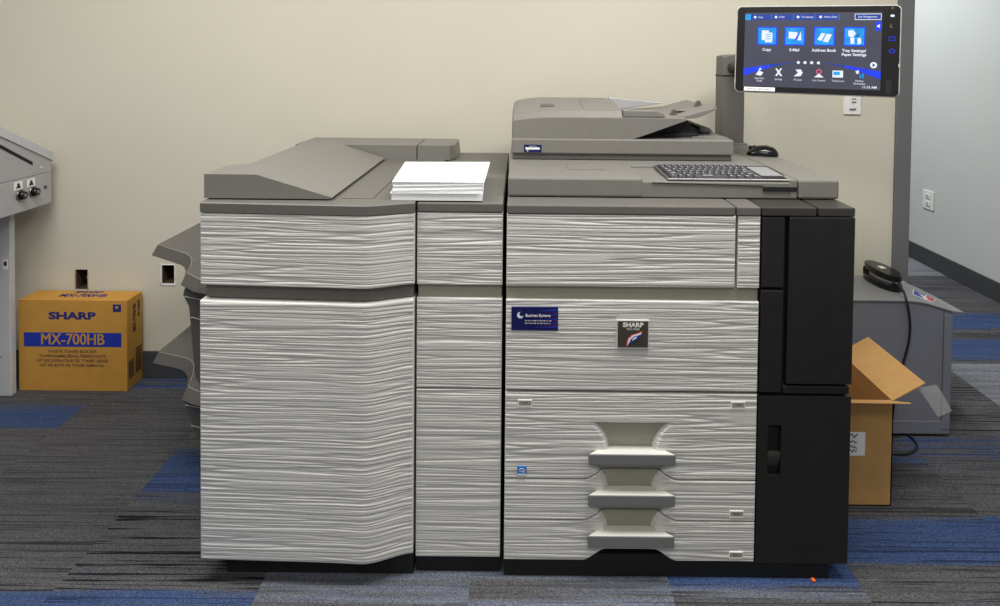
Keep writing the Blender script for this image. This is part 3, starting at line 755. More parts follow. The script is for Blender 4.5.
# hard keys at the right of the screen
def bloc(px, py): return loc(px, py)
def key_disc(name, px, py, r, k):
    a = bloc(px, py); q = MB(); q.poly([(a[0] + r * cos(i * pi / 8), a[1] + r * sin(i * pi / 8), .0016) for i in range(16)], (0, 0, .0006), k, 0, DM); q.build(name, disp)
key_disc('indicator_lamp', 892.5, 8, .0035, 'scrwarm'); 
a = bloc(892.5, 15.8); q = MB(); q.poly([(a[0] + .0062 * cos(i * pi / 8), a[1] + .004 * sin(i * pi / 8), .0016) for i in range(16)], (0, 0, .0006), 'scrwhite', 0, DM); q.build('data_lamp', disp)
a = bloc(891.8, 26); q = MB()
q.poly([(a[0] + .006 * cos(t_), a[1] + .006 * sin(t_), .0016) for t_ in [radians(60 + i * 24) for i in range(11)]] + [(a[0] + .0025 + .0048 * cos(t_), a[1] + .0015 + .0048 * sin(t_), .0016) for t_ in [radians(290 - i * 22) for i in range(10)]], (0, 0, .0006), 'scrwarm', 0, DM); q.build('sleep_key', disp)
a = bloc(892, 38.5); q = MB()
for (x0, x1, y0_, y1_) in ((-.009, .009, -.007, -.0055), (-.009, -.0075, -.007, .006), (.0075, .009, -.007, .006), (-.009, -.003, .0045, .006), (.003, .009, .0045, .006), (-.0007, .0007, -.003, .008)):
    q.box(a[0] + x0, a[0] + x1, a[1] + y0_, a[1] + y1_, .0016, .0022, 'scrblue', 0, DM)
q.build('tray_key', disp)
a = bloc(892, 51); q = MB()
for P in ([(-.010, 0), (0, .008), (.010, 0), (.0085, -.0012), (0, .006), (-.0085, -.0012)], [(-.007, 0), (-.0055, .001), (-.0055, -.006), (-.007, -.006)], [(.0055, .001), (.007, 0), (.007, -.006), (.0055, -.006)], [(-.007, -.0048), (.007, -.0048), (.007, -.0062), (-.007, -.0062)]):
    q.poly([(a[0] + x, a[1] + y, .0016) for x, y in P], (0, 0, .0006), 'scrblue', 0, DM)
q.build('home_key', disp)
a = bloc(899, 65.5); q = MB(); q.box(a[0] - .0018, a[0] + .0018, a[1] - .005, a[1] + .005, .0016, .0024, 'silver', .0005, DM); q.build('latch_mark', disp)
a, c = bloc(885.5, 80), bloc(891, 94); q = MB(); q.box(a[0], c[0], c[1], a[1], .0014, .0026, 'deep', .0006, DM); q.build('sensor_window', disp)
a, c = bloc(744, 86.6), bloc(774.8, 91.5); q = MB(); q.box(a[0], c[0], c[1], a[1], .0019, .0026, 'paper', 0, DM)
q.text('Please touch lightly , Please !!', .0078, 'inkblack', DM @ Matrix.Translation(((a[0] + c[0]) / 2, (a[1] + c[1]) / 2, .0027)), 0, .80, .0001); q.build('paper_label', disp)
mb = MB(); mb.box(-.08, .02, -.02, .05, -.06, -.025, 'dgrey', .006, DM)
e0 = DM @ Vector((-.05, .0, -.05)); mb.tube([e0, e0 + Vector((-.02, .15, .0)), (qx1 - .04, QY - .06, 1.38), (qx1 - .05, QY + .02, 1.36)], .022, 'dgrey', 14); mb.build('swing_arm', copier)

# ======================================================= MIDDLE MODULE
my = .010
m0, m1 = X_(417, 250, my), X_(502.7, 250, my); m0b = X_(417, 470, my)
mid = thing('folding_unit', 'narrow off white ridged cabinet module between the tall finisher and the copier', 'cabinet', ((m0 + m1) / 2, .5, 0))
mzt = zt; 
mb = MB(); mb.box(m0, m1, my + .032, .97, .058, mzt, 'dgrey', .003); mb.box(m0, m1, .024, .9, 0, .062, 'deep'); mb.build('cabinet', mid)  # second box: black base, its colour stands in for the shadow below
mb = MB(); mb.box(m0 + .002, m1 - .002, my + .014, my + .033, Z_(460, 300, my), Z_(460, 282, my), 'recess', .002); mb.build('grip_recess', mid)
mb = MB(); ridge_panel(mb, m0, m1, Z_(460, 285, my), mzt, my, 31); mb.build('upper_panel', mid)
mb = MB(); ridge_panel(mb, m0, m1, Z_(460, 388, my), Z_(460, 298.5, my), my, 32); mb.build('middle_panel', mid)
mb = MB(); ridge_panel(mb, m0, m1, Z_(460, 557, my), Z_(460, 389.5, my), my, 33); mb.build('lower_panel', mid)
mb = MB(); mb.box(m0, m1, my - .001, .97, zc0, zc1 + .001, 'grey2', .003); mb.build('top_cover', mid)

# ======================================================= FINISHER
f0, f1 = -.833, X_(414.3, 250, 0)
fin = thing('finisher', 'wide off white ridged finisher module with side trays and sloped grey lid at left', 'finisher', ((f0 + f1) / 2, .5, 0))
def fyd(x):
    return fy(x) - .008 * (1 - smooth(f0, -.45, x))
def fy(x):
    xk = -.375
    if x <= xk - .03: return -.020 - .025 * (x - f0) / (xk - f0)
    u = smooth(xk - .03, f1 + .01, x); return (-.0435) * (1 - u)
mb = MB(); mb.box(f0 + .004, f1 - .002, .03, .97, .065, zt, 'dgrey', .003); mb.box(f0 + .055, f1, .012, .9, 0, .07, 'deep')  # second box: black base, set forward to darken the shaded gap underneath
for x in (f0 + .08, f1 - .06): mb.cyl((x, .06, .0), (x, .06, .05), .022, 'deep')
mb.build('cabinet', fin)
mb = MB()
xs = [f0 + .008 + (f1 - f0 - .012) * i / 20 for i in range(21)]
gz1, gz0 = Z_(300, 284, -.03), Z_(300, 301, -.03)
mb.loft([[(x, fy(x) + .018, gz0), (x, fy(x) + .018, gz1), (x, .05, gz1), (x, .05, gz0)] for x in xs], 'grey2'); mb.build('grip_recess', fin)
fz1, fz0 = zt + .0, Z_(300, 287, -.03)
mb = MB(); ridge_panel(mb, f0, f1, fz0, fz1, 0, 41, yfun=fy, thick=.05, dx=.012); mb.build('upper_panel', fin)
mb = MB(); ridge_panel(mb, f0 + .001, f1, Z_(290, 561.5, -.032), Z_(300, 302.2, -.03), 0, 42, yfun=fyd, thick=.05, dx=.012, r=.005); mb.build('front_door', fin)
# top band following the bowed front
mb = MB(); lp = []
xs = [f0 + (f1 - f0) * i / 24 for i in range(25)]
fzt = zc1 + .004
mb.loft([[(x, fy(x) - .001, zc0 + .001), (x, fy(x) - .001, fzt - .003), (x, fy(x) + .003, fzt), (x, .97, fzt), (x, .97, zc0 + .001)] for x in xs], 'grey2', False); mb.build('top_cover', fin)
ltz = fzt
# seam strip on the top
mb = MB()
a0, a1 = atz(373, 198.8, ltz), atz(390.5, 186, ltz)
mb.box(-.48, a0.x, a0.y - .001, a0.y + .001, ltz - .001, ltz + .0006, 'deep'); mb.box(a0.x - .0012, a0.x + .0012, a0.y, .72, ltz - .001, ltz + .0006, 'deep'); mb.build('cover_seam', fin)
# wedge lid
wz0, wz1 = ltz + .004, 1.079
wx0, wxk, wx1 = X_(204, 187, .012), X_(256, 176, .012), X_(332, 199, .012)
wxb = X_(250, 166, .19)
mb = MB()
secA = lambda y, xl: [(xl, y, wz0), (xl, y, wz1), (wxk, y, wz1), (wx1, y, wz0 + .004), (wx1 - .004, y, wz0)]
mb.loft([secA(y, xl) for y, xl in ((.012, wx0 ), (.165, wx0), (.205, wxb), (.80, wxb))][:2] , 'grey')
mb.loft([secA(y, xl) for y, xl in ((.165, wx0), (.19, wxb))], 'grey', caps=False)
mb.loft([secA(y, xl) for y, xl in ((.19, wxb), (.735, wxb))], 'grey')
mb.box(wx0 + .012, wx1 - .02, .022, .68, ltz - .001, wz0 + .001, 'deep')
mb.build('sloped_lid', fin)
# rear hump in two pieces
hy0, hy1 = .745, .985
hz0 = ltz; hz1 = Z_(400, 145.3, hy0); hzr = Z_(400, 138.3, hy1)
hxl, hxg, hxr = X_(295.5, 148, hy0), X_(417, 150, hy0), X_(450, 150, hy0)
mb = MB(); mb.loft([[(x + o, hy0 + (.0 if o == 0 else 0), hz0 if x > hxl + .055 else hz1 - .026), (x, hy0, hz1), (x, hy1, hzr), (x, hy1, hz0 if x > hxl + .055 else hz1 - .026)] for x, o in ((hxl, .0), (hxl + .05, 0), (hxl + .06, 0), (hxg - .002, 0))], 'grey'); mb.build('rear_housing', fin)
mb = MB(); mb.loft([[(x, hy0, hz0), (x, hy0, hz1), (x, hy1, hzr), (x, hy1, hz0)] for x in (hxg + .002, hxr)] + [[(hxr + .018, hy0 + .05, hz0), (hxr + .012, hy0 + .05, hz1 - .004), (hxr + .012, hy1, hzr - .004), (hxr + .018, hy1, hz0)]], 'grey'); mb.build('rear_housing', fin)
# output trays on the left side
def out_tray(zt_, front, tip, back_px):
    P = [atz(a, c, zt_) for a, c in front]
    plan = [(-.86, P[-1].y - .02)] + [(p.x, p.y) for p in P[::-1]]
    A = P[0]; xl_ = A.x
    plan += [(xl_ - .004, A.y + .02), (xl_ - .004, .84), (xl_ + .02, .86), (-.86, .86)]
    n_f = len(front)
    drop = [p for p in plan]
    mb = MB(); L_ = []
    for dz, out in ((0, 0), (-.002, .002), (-.030, .014), (-.033, .012)):
        L_.append([(x - (out if x < -.87 else 0), y - out * .9, zt_ + dz) for x, y in plan])
    mb.loft(L_, 'traygrey')
    mb.tube([(x, y - .001, zt_ + .0005) for x, y in plan[1:n_f + 1]], .0013, 'recess', 6)
    return mb.build('output_tray', fin)
def under(za, zb, seam=True):
    mb = MB()
    mb.loft([[(-.84, y, za), (-.965, y, za), (-.972, y + .0, za - .025), (-.955, y, za - .06), (-.938, y, zb + .02), (-.93, y, zb), (-.84, y, zb)] for y in (.17, .80)], 'traygrey')
    for q in ((za - .03, .016), (za - .09, .0)):
        mb.tube([(-.965 + q[1] * .2 + (.016 if q[1] == 0 else -.004), .168, q[0]), (-.90, .168, q[0] - .012), (-.84, .168, q[0] - .022)], .0012, 'silver', 6)
    mb.build('tray_bracket', fin)
TZ1, TZ2 = .758, .439
out_tray(TZ1, [(158, 245), (173, 249.5), (186, 253.5), (190.5, 256.5), (192.3, 260.5), (190.5, 267), (187.5, 273), (201, 280)], 0, 0); under(TZ1 - .034, TZ2 + .004)
out_tray(TZ2, [(159, 352), (173, 355), (187, 358), (192, 361), (194.5, 366), (193, 375), (189, 387), (200, 392)], 0, 0); under(TZ2 - .034, .273)
mb = MB(); mb.loft([[(-.84, y, TZ1 + .075 + dz), (-.86, y, TZ1 + .072 + dz), (-.935, y, TZ1 + .035 + dz), (-.98, y, TZ1 + .02 + dz), (-.98, y, TZ1), (-.84, y, TZ1)] for y, dz in ((.45, -.01), (.84, .0))], 'traygrey'); mb.build('stacker_fin', fin)

# ======================================================= PAPER, MOUSE
pz = fzt + .001
def page(mb, P, z0, z1, k='paper'): mb.poly([(x, y, z0) for x, y in P], (0, 0, z1 - z0), k)
q = [atz(391.2, 202.5, pz), atz(482.5, 202, pz)]
y0 = .02; xl, xr = X_(391.5, 200, y0), X_(482.5, 199, y0)
# lower stack
t = thing('paper_stack', 'lower thin slab of white paper under the thick stack on grey module tops', 'paper', ((xl + xr) / 2, .2, pz))
mb = MB(); zs1 = pz + .020
page(mb, [(xl, y0, ), (xr, y0 + .002), (xr - .012, y0 + .355), (xl - .028, y0 + .356)], pz, zs1); mb.build('sheets', t)
mb = MB(); page(mb, [(xl - .003, y0 - .003), (xr - .01, y0 - .001), (xr - .02, y0 + .35), (xl - .03, y0 + .352)], zs1 - .0012, zs1); mb.build('loose_sheet', t)
t = thing('paper_stack', 'thick upper stack of white paper with askew top sheet', 'paper', ((xl + xr) / 2, .2, zs1 + .0005))
za = zs1 + .0006; zb = Z_(440, 182.5, .022)
mb = MB(); Lp = []
for i in range(6):
    u = i / 5; o = [0, .0012, -.0006, .0009, -.0012, 0][i]
    Lp.append([(xl + .003 + o, y0 + .002 - o, za + (zb - za) * u), (xr + .001 + o, y0 + .004 + o * .5, za + (zb - za) * u), (xr - .012 + o, y0 + .355, za + (zb - za) * u), (xl - .022 + o, y0 + .356, za + (zb - za) * u)])
mb.loft(Lp, 'paper'); mb.build('sheets', t)
mb = MB(); page(mb, [(xl + .001, y0 + .0), (xr + .004, y0 + .003), (xr + .004, y0 + .362), (xl - .022, y0 + .345)], zb + .0004, zb + .0011); mb.build('top_sheet', t)

# mouse
mp = atz(762.5, 155.5, sb1)
t = thing('computer_mouse', 'black computer mouse lying on grey copier top beside the keyboard', 'mouse', (mp.x, mp.y, sb1))
MM = Matrix.Translation(mp) @ Matrix.Rotation(radians(158), 4, 'Z') @ Matrix.Scale(1.0, 4)
def mouse_loop(x, w, h, z0=.001):
    return [(x, w * cos(a) * (1 if sin(a) > 0 else .95), z0 + (h * sin(a) if sin(a) > 0 else 0)) for a in [i * pi / 12 for i in range(13)]]
mb = MB(); mb.loft([mouse_loop(x, w, h) for x, w, h in ((-.052, .012, .008), (-.048, .022, .018), (-.035, .029, .030), (-.01, .031, .036), (.015, .029, .033), (.035, .029, .024), (.048, .024, .014), (.053, .014, .006))], 'gloss', True, MM); mb.build('shell', t)
mb = MB(); b_ = bmesh.new(); bmesh.ops.create_cone(b_, cap_ends=True, segments=18, radius1=.009, radius2=.009, depth=.007)
mb.merge(b_, 'dgrey', MM @ Matrix.Translation((.027, 0, .026)) @ Matrix.Rotation(pi / 2, 4, 'X')); mb.build('scroll_wheel', t)
mb = MB(); mb.box(.012, .046, -.0006, .0006, .018, .0325, 'deep', 0, MM @ Matrix.Translation((0, 0, -.001))); mb.build('button_seam', t)

# ======================================================= TONER CARTON
by0 = atz(73, 391, 0).y; by1 = WY - .014
bx0, bx1 = X_(18.5, 345, by0), X_(127, 345, by0); bz1 = Z_(73, 300.3, by0)
car = thing('toner_carton', 'closed yellow kraft carton with blue printed band on floor by the wall', 'cardboard box', ((bx0 + bx1) / 2, (by0 + by1) / 2, 0))
mb = MB(); mb.box(bx0, bx1, by0, by1, 0, bz1 - .004, 'kraft2', .002); mb.build('carton_body', car)
ym = by0 + (by1 - by0) * .5
mb = MB(); mb.box(bx0, bx1, by0, ym - .0008, bz1 - .004, bz1, 'kraft2', .001); mb.build('top_flap', car)
mb = MB(); mb.box(bx0, bx1, ym + .0008, by1, bz1 - .004, bz1, 'kraft2', .001); mb.build('top_flap', car)
mb = MB(); fyy = by0 - .0006
def F_(px, py): p = at(px, py, by0); return p.x, p.z
a, c = F_(24, 332.2), F_(121.5, 347); x, z = (a[0] + c[0]) / 2, (a[1] + c[1]) / 2
mb.box(a[0], c[0], fyy - .0004, by0 + .0004, c[1], a[1], 'inkblue')
for o_ in (-.0014, 0, .0014): mb.text('MX-700HB', .066, 'kraft2', face_mat(x + o_, fyy - .0010 - abs(o_ + .0014) * .25, z), 0, .87)
a = F_(72, 316); mb.text('SHARP', .040, 'ink', face_mat(a[0], fyy, a[1]), .0016, 1.62)
a, c = F_(113, 304.5), F_(121, 311.8); mb.box(a[0], c[0], fyy - .0004, by0, c[1], a[1], 'ink')
mb.cyl(((a[0] + c[0]) / 2, fyy - .0008, (a[1] + c[1]) / 2 + .003), ((a[0] + c[0]) / 2, fyy, (a[1] + c[1]) / 2 + .003), .006, 'kraft2', 12)
for i, s_ in enumerate(('WASTE TONER BOX KIT', 'TONERSAMMELBEHALTERBOX-SATZ', 'KIT RECUPERATEUR DE TONER USAGE', 'KIT DE BOTE DE TONER REMOVAL')):
    a = F_(72.5, 351.5 + i * 4.6); mb.text(s_, .0165, 'inkfaint', face_mat(a[0], fyy, a[1]), .0003, 1.02 if i else 1.1)
mb.build('front_print', car)
mb = MB()
fm = face_mat((bx0 + bx1) / 2 + .01, by0 + .055, bz1 + .0004, (0, 1, 0), (1, 0, 0))
mb.text('MX-700HB', .045, 'ink', fm, .001, .95); mb.text('SHARP', .030, 'ink', fm @ Matrix.Translation((0, .042, 0)), .001, 1.3); mb.build('top_print', car)
mb = MB(); sx_ = bx1 + .0004
fm = face_mat(sx_, by0 + .055, bz1 - .085, (0, -1, 0), (0, 0, 1)); 
mb.text('MX-700HB', .030, 'inkblack', face_mat(sx_, by0 + .055, bz1 - .09, (0, -1, 0), (0, 0, -1)) @ Matrix.Diagonal((1, -1, 1, 1)) if False else face_mat(sx_, by0 + .055, bz1 - .09, (0, 1, 0), (0, 0, -1)) @ Matrix.Rotation(pi, 4, 'Z'), .0008, .85)
mb.text('SHARP', .024, 'inkblack', face_mat(sx_, by0 + .088, bz1 - .06, (0, -1, 0), (0, 0, 1)), .0006, 1.0)
zz = .05
for i in range(12):
    w = [.004, .007, .003, .006][i % 4]; mb.box(sx_ - .0002, sx_ + .0003, by0 + .062, by0 + .106, zz, zz + w, 'inkblack'); zz += w + .004
mb.build('barcode', car); mb = MB(); mb.box(sx_ - .0002, sx_ + .0003, by0 + .01, by0 + .05, .045, .12, 'inkfaint'); mb.build('side_print', car)

# ======================================================= LEFT MACHINE
lx = -1.968; ly0, ly1 = .25, 1.03
def LY(px, py):
    d = fwd * F + RR * (px - CX) - UU * (py - CY); p = CC + d * (lx / d.x); return p.y, p.z
q1 = LY(51.5, 153); q2 = LY(0, 128); q3 = LY(51.5, 171); q4 = LY(0, 184); q5 = LY(51.5, 203); q6 = LY(0, 219)
ly1 = q1[0]
folder = thing('folding_machine', 'pale grey office machine with two black knobs on metal legs at left edge', 'machine', (lx - .3, .7, 0))
sl_t = (q2[1] - q1[1]) / (q2[0] - q1[0]); zb5 = (q5[1] + q6[1]) / 2; zm = (q3[1] + q4[1]) / 2
def ztop(y): return q1[1] + sl_t * (y - ly1)
mb = MB(); mb.box(lx - .62, lx, .45, ly1, zb5, zm - .001, 'machine', .004); body = mb.build('body', folder)
ye = .62
mb = MB(); mb.poly([(lx - .03, ly1, zm), (lx - .03, ly1, ztop(ly1)), (lx - .03, ye, ztop(ye)), (lx - .03, ye, zm)], (.03, 0, 0), 'machine', .002)
for o, nm in ((0, 'side_plate'),): mb.build(nm, folder)
mb = MB(); mb.poly([(lx - .60, ly1 - .05, zm), (lx - .60, ly1 - .05, ztop(ly1 - .05) - .06), (lx - .60, ye, ztop(ye) - .06), (lx - .60, ye, zm)], (.565, 0, 0), 'machine2', .002); mb.build('paper_bed', folder)
mb = MB()
mb.poly([(lx - .038, ly1 + .004, ztop(ly1) - .034), (lx - .038, ly1 + .004, ztop(ly1) + .004), (lx - .038, ye, ztop(ye) + .004), (lx - .038, ye, ztop(ye) - .034)], (.044, 0, 0), 'machine2', .002); mb.build('edge_strip', folder)
s_a, s_b = LY(0, 146), LY(32.5, 163.5)
mb = MB(); mb.poly([(lx - .003, s_b[0], s_b[1] - .008), (lx - .003, s_b[0], s_b[1] + .006), (lx - .003, s_a[0] - .2, s_a[1] + .006 + .2 * (s_a[1] - s_b[1]) / (s_b[0] - s_a[0])), (lx - .003, s_a[0] - .2, s_a[1] - .010 + .2 * (s_a[1] - s_b[1]) / (s_b[0] - s_a[0]))], (.0042, 0, 0), 'deep'); mb.build('slot', folder)
for (kx, ky, lab) in ((20.0, 195.3, (13.5, 181.5, 23, 190)), (32.7, 191.8, (26.5, 178.5, 35.5, 187))):
    k_ = LY(kx, ky); mb = MB()
    mb.cyl((lx - .001, k_[0], k_[1]), (lx + .006, k_[0], k_[1]), .023, 'chrome', 24); mb.cyl((lx + .006, k_[0], k_[1]), (lx + .022, k_[0], k_[1]), .019, 'gloss', 24, .015); mb.cyl((lx + .0215, k_[0], k_[1]), (lx + .024, k_[0], k_[1]), .007, 'chrome', 12); mb.build('knob', folder)
    c = LY((lab[0] + lab[2]) / 2, (lab[1] + lab[3]) / 2); mb = MB()
    mb.box(lx - .001, lx + .001, c[0] - .023, c[0] + .023, c[1] - .016, c[1] + .016, 'white', .0005)
    mb.poly([(lx + .0005, c[0] - .014, c[1] - .010), (lx + .0005, c[0] + .014, c[1] - .010), (lx + .0005, c[0] + .008, c[1] - .001), (lx + .0005, c[0] + .004, c[1] + .010), (lx + .0005, c[0] - .006, c[1] + .010), (lx + .0005, c[0] - .008, c[1] - .001)], (.001, 0, 0), 'inkblack'); mb.build('knob_label', folder)
c = LY(45, 187); mb = MB(); mb.cyl((lx - .001, c[0], c[1]), (lx + .004, c[0], c[1]), .007, 'stickerred', 14); mb.build('indicator_lamp', folder)
c = LY(41, 167); mb = MB(); mb.cyl((lx - .001, c[0], c[1]), (lx + .003, c[0], c[1]), .004, 'white', 10); mb.build('rivet', folder)
# legs
gxr = atz(11.5, 396.5, 0)
for (x, y) in ((gxr.x, gxr.y), (gxr.x - .5, gxr.y), (gxr.x - .5, .5)):
    mb = MB(); mb.box(x - .07, x, y, y + .03, 0.0, zb5 + .001, 'machine2', .004)
    if x == gxr.x:
        mb.box(x - .028, x - .008, y - .0015, y + .002, .52, .56, 'white', .0005); mb.box(x - .024, x - .012, y - .0022, y, .535, .553, 'inkblack')
        mb.box(x - .062, x - .035, y - .002, y, .16, .166, 'recess', .0005)
    mb.build('leg', folder)
mb = MB(); mb.box(gxr.x - .5, gxr.x - .06, gxr.y + .02, gxr.y + .05, .12, .165, 'machine2', .003); mb.build('crossbar', folder)

# ======================================================= SHREDDER, STAPLER
gy0 = atz(935, 437, 0).y; gy1 = gy0 + .28
def at_prof(pts, y): return [at(a, c, y) for a, c in pts]
fr = [at(854, 301, gy0), at(907, 301, gy0), at(918, 302, gy0), at(927, 303.8, gy0), at(936, 306.5, gy0), at(944, 309, gy0), at(952.5, 311.5, gy0)]
fr[0].x = .93; fr[0].z = fr[1].z
bk = [at(854, 279, gy1), at(896, 281, gy1), at(908, 284.5, gy1), at(918, 289, gy1), at(927, 293.5, gy1), at(936, 298, gy1), at(951, 306, gy1)]
bk[0].x = .93; bk[0].z = bk[1].z = fr[0].z
gr = fr[-1].x
shr = thing('shredder', 'low slate grey bin unit behind the open carton, stapler on its top', 'shredder', (1.3, .82, 0))
mb = MB()
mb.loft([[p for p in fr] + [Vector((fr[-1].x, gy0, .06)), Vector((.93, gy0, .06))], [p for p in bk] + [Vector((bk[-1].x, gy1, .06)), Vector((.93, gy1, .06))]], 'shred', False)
mb.build('body', shr)
mb = MB(); up = Vector((0, 0, .004)); lo = Vector((0, 0, .0005))
F2 = [p + Vector((0, -.006, 0)) for p in fr]; B2 = list(bk); B2[-1] = bk[-1] + Vector((.055, 0, -.03))
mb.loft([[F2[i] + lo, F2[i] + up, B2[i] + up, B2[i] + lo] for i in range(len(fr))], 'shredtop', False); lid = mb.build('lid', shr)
def scr(p):
    q = p - CC; z = q.dot(fwd); return CX + F * q.dot(RR) / z, CY - F * q.dot(UU) / z
def gtop(px, py):
    """point on the sloped lid seen at a spot"""
    best = None
    for i in range(len(fr) - 1):
        for a in range(9):
            for c in range(41):
                u, v = a / 8, c / 40
                P = (F2[i] * (1 - u) + F2[i + 1] * u) * (1 - v) + (B2[i] * (1 - u) + B2[i + 1] * u) * v + up
                q = scr(P); d = (q[0] - px) ** 2 + (q[1] - py) ** 2
                if best is None or d < best[0]: best = (d, P)
    return best[1]
mb = MB()
pts = [gtop(913, 295), gtop(913, 290), gtop(936, 300), gtop(932, 303)]
zl_ = Vector((0, 0, .0012))
mb.poly([p + zl_ for p in pts], (0, 0, .0006), 'white')
def lerp4(u, v): return (pts[0] * (1 - u) + pts[3] * u) * (1 - v) + (pts[1] * (1 - u) + pts[2] * u) * v
mb.poly([lerp4(u, v) + zl_ * 2 for u, v in ((.05, .1), (.55, .1), (.55, .9), (.05, .9))], (0, 0, .0006), 'inkblue')
mb.poly([lerp4(u, v) + zl_ * 2 for u, v in ((.6, .1), (.97, .1), (.97, .9), (.6, .9))], (0, 0, .0006), 'red'); mb.build('warning_sticker', shr)
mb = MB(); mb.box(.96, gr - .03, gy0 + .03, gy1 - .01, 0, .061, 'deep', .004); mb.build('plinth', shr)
mb = MB(); xs_g = X_(943, 360, gy0); mb.box(xs_g, fr[-1].x - .0005, gy0 - .004, gy0 + .002, .03, fr[-1].z - .012, 'shred', .002); mb.box(xs_g - .003, xs_g, gy0 - .0006, gy0 + .001, .03, fr[-1].z, 'dgrey')
mb.build('corner_post', shr)
mb = MB(); mb.box(.95, gr, gy0 - .002, gy0 + .01, .012, .0605, 'shred', .002); mb.build('front_skirt', shr)

gzt = fr[0].z + .005
sa, sb_ = atz(868.5, 277, gzt), atz(897, 291.5, gzt)
axis = (sb_ - sa); Ls = axis.length; ang = math.atan2(axis.y, axis.x)
st_ = thing('stapler', 'black electric stapler with silver middle and trailing cord on grey bin lid', 'stapler', ((sa.x + sb_.x) / 2, (sa.y + sb_.y) / 2, gzt))
SM = Matrix.Translation(sa) @ Matrix.Rotation(ang, 4, 'Z')
def plan_slab(z0, z1, x0, x1, w0, w1, k, name, tilt_=0.0, bev=.0):
    mb = MB(); P = rrect(1, 1, .45, 5)
    def lp(z, s_): return [((x0 + x1) / 2 + px * (x1 - x0) * s_, py * (w0 + (w1 - w0) * (px + .5)) * s_, z + tilt_ * (px + .5)) for px, py in P]
    mb.loft([lp(z0, .96), lp(z0 + .003, 1), lp(z1 - .004, 1), lp(z1, .93)], k, False, SM); return mb.build(name, st_)
plan_slab(0, .026, -.014, Ls + .012, .084, .086, 'gloss', 'base')
plan_slab(.024, .044, .010, Ls - .008, .058, .060, 'silver', 'magazine')
plan_slab(.044, .068, -.012, Ls + .012, .074, .080, 'gloss', 'top_arm', -.006)
mb = MB(); mb.box(.004, .03, -.030, .030, .018, .048, 'deep', .004, SM); mb.build('rear_pivot', st_)
mb = MB(); mb.box(Ls * .38, Ls * .55, -.010, .010, .060, .0662, 'white', .001, SM); mb.build('logo_plate', st_)
cpx = [(898, 284, .80, gzt + .02), (903, 287, None, 0), ]
cp = [SM @ Vector((Ls - .005, -.012, .03))]
for a, c, y in ((902, 289, .735), (907, 302, gy0 - .012), (910, 322, gy0 - .012), (909, 340, gy0 - .012), (904, 360, gy0 - .012), (897, 385, gy0 - .014), (893, 410, gy0 - .014)): cp.append(at(a, c, y))
for a, c in ((893, 428), (903, 432), (913, 439), (917, 447), (910, 453), (898, 454), (886, 452)): cp.append(atz(a, c, .006))
def catmull(P, n=6):
    out = []
    for i in range(len(P) - 1):
        a, b_, c, d = P[max(i - 1, 0)], P[i], P[i + 1], P[min(i + 2, len(P) - 1)]
        for k in range(n):
            t_ = k / n; out.append(.5 * ((2 * b_) + (c - a) * t_ + (2 * a - 5 * b_ + 4 * c - d) * t_ * t_ + (3 * b_ - a - 3 * c + d) * t_ ** 3))
    return out + [P[-1]]
cc = catmull(cp)
for p in cc: p.z = max(p.z, .005)
mb = MB(); mb.tube(cc, .0042, 'cable'); mb.build('power_cord', st_)

# ======================================================= OPEN CARTON
oy0 = atz(880, 506, 0).y; oy1 = oy0 + .36
ox0, ox1 = .905, X_(892.5, 450, oy0); oz = Z_(872, 400.5, oy0)
oc = thing('open_carton', 'plain brown cardboard carton with raised open flaps beside the black copier column', 'cardboard box', ((ox0 + ox1) / 2, (oy0 + oy1) / 2, 0))
th = .004; mb = MB()
mb.box(ox0, ox1, oy0, oy0 + th, 0, oz, 'kraft'); mb.box(ox0, ox1, oy1 - th, oy1, 0, oz, 'kraft'); mb.box(ox0, ox0 + th, oy0, oy1, 0, oz, 'kraft'); mb.box(ox1 - th, ox1, oy0, oy1, 0, oz, 'kraft'); mb.box(ox0, ox1, oy0, oy1, 0, th, 'kraft')
mb.build('carton_body', oc)
def flap(name, a, c, d, e, t_):
    mb = MB(); P = [Vector(v) for v in (a, c, d, e)]; n0 = (P[1] - P[0]).cross(P[3] - P[0]).normalized() * t_; mb.poly(P, n0, 'kraft'); return mb.build(name, oc), P, n0
# right flap standing out and up
fe = at(925, 382.5, oy0 + .005)
fl, FP, fn = flap('side_flap', (ox1, oy0 + .004, oz), (ox1, oy1 - .004, oz), (fe.x, oy1 - .004, fe.z), (fe.x, oy0 + .004, fe.z), .003)
ff = at(911, 402.8, oy0 - .10)
flap('front_flap', (ox0, oy0, oz), (ox1, oy0, oz), (ff.x, oy0 - .10, ff.z), (ox0, oy0 - .105, ff.z + .004), .003)
flap('back_flap', (ox0, oy1, oz), (ox1, oy1, oz), (ox1, oy1 + .02, oz + .13), (ox0, oy1 + .02, oz + .13), .003) if False else None
flap('side_flap', (ox0 + .002, oy0 + .01, oz), (ox0 + .002, oy1 - .01, oz), (ox0 + .03, oy1 - .01, oz + .115), (ox0 + .03, oy0 + .01, oz + .115), .003)
# back flap lying down inside
flap('back_flap', (ox0 + .01, oy1 - th, oz), (ox1 - .01, oy1 - th, oz), (ox1 - .01, oy1 - .06, oz - .12), (ox0 + .01, oy1 - .06, oz - .12), .003)
# address label with handwriting
p, q = X_(842, 443, oy0), X_(865, 443, oy0); z1, z0 = Z_(860, 432, oy0), Z_(860, 455.5, oy0)
mb = MB(); mb.box(p, q, oy0 - .0008, oy0 + .0002, z0, z1, 'paper'); 
random.seed(5)
for r_ in range(4):
    z = z1 - .012 - r_ * .0165; P = []
    for i in range(9):
        P.append((q - .064 + i * .0048, oy0 - .0012, z + random.uniform(-.0065, .0065)))
    mb.tube(P, .0016, 'label_ink', 5)
mb.build('address_label', oc)
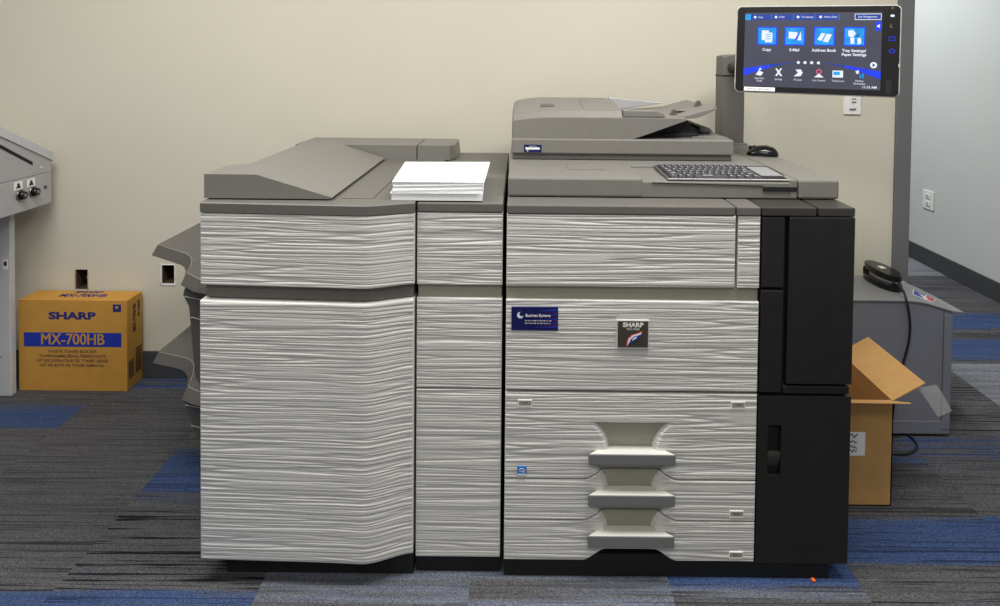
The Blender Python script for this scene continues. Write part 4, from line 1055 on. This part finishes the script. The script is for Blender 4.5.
# strip of clear tape hanging from the flap
ta_ = [at(917.5, 388, oy0 + .05), at(936.5, 384.5, oy0 + .05), at(944, 396, oy0 + .035), at(952, 411, oy0 + .02), at(938, 417, oy0 + .02), at(928, 402, oy0 + .035)]
b_ = bmesh.new(); vs = [b_.verts.new(p) for p in ta_]; b_.faces.new([vs[0], vs[1], vs[2], vs[5]]); b_.faces.new([vs[5], vs[2], vs[3], vs[4]])
bmesh.ops.solidify(b_, geom=b_.faces[:], thickness=.0004)
mb = MB(); mb.merge(b_, 'tape'); mb.build('tape_strip', oc)

# crumb on the carpet
cpnt = atz(813.5, 581.5, 0)
mb = MB(); b_ = bmesh.new(); bmesh.ops.create_icosphere(b_, subdivisions=2, radius=.0065)
for v in b_.verts: v.co *= 1 + .35 * noise.noise(v.co * 220); v.co.z *= .6
mb.merge(b_, 'orange', Matrix.Translation((cpnt.x, cpnt.y, .0045)), True); o = mb.build('crumb', loc=(cpnt.x, cpnt.y, 0)); tag(o, 'tiny orange crumb on the blue carpet before the black column', 'crumb')

# ================================================================= LIGHT
def area(name, loc, sx, sy, power, col=(1, .97, .92), rot=(0, 0, 0)):
    l = bpy.data.lights.new(name, 'AREA'); l.shape = 'RECTANGLE'; l.size = sx; l.size_y = sy; l.energy = power; l.color = col
    o = bpy.data.objects.new(name, l); COL.objects.link(o); o.location = loc; o.rotation_euler = rot; return o
area('ceiling_or_fill_lamp', (-1.3, -.35, 2.72), 1.2, .6, 40, (1, .99, .965))
area('ceiling_or_fill_lamp', (.75, -.35, 2.72), 1.2, .6, 50, (1, .99, .965))
area('ceiling_or_fill_lamp', (-.3, -2.4, 2.72), 1.2, .6, 30, (1, .99, .965))  # unseen lamp behind the camera, added as front fill
area('hall_lamp', (1.7, 3.0, 2.72), 0.6, 1.2, 54, (.92, .97, 1))
w = bpy.data.worlds.new('World'); S.world = w; w.use_nodes = True
bg = w.node_tree.nodes['Background']; bg.inputs['Color'].default_value = (1, .995, .98, 1); bg.inputs['Strength'].default_value = .34
S.view_settings.view_transform = 'Standard'; S.view_settings.look = 'None'; S.view_settings.gamma = 1; S.view_settings.use_curve_mapping = False
S.view_settings.exposure = 0.0
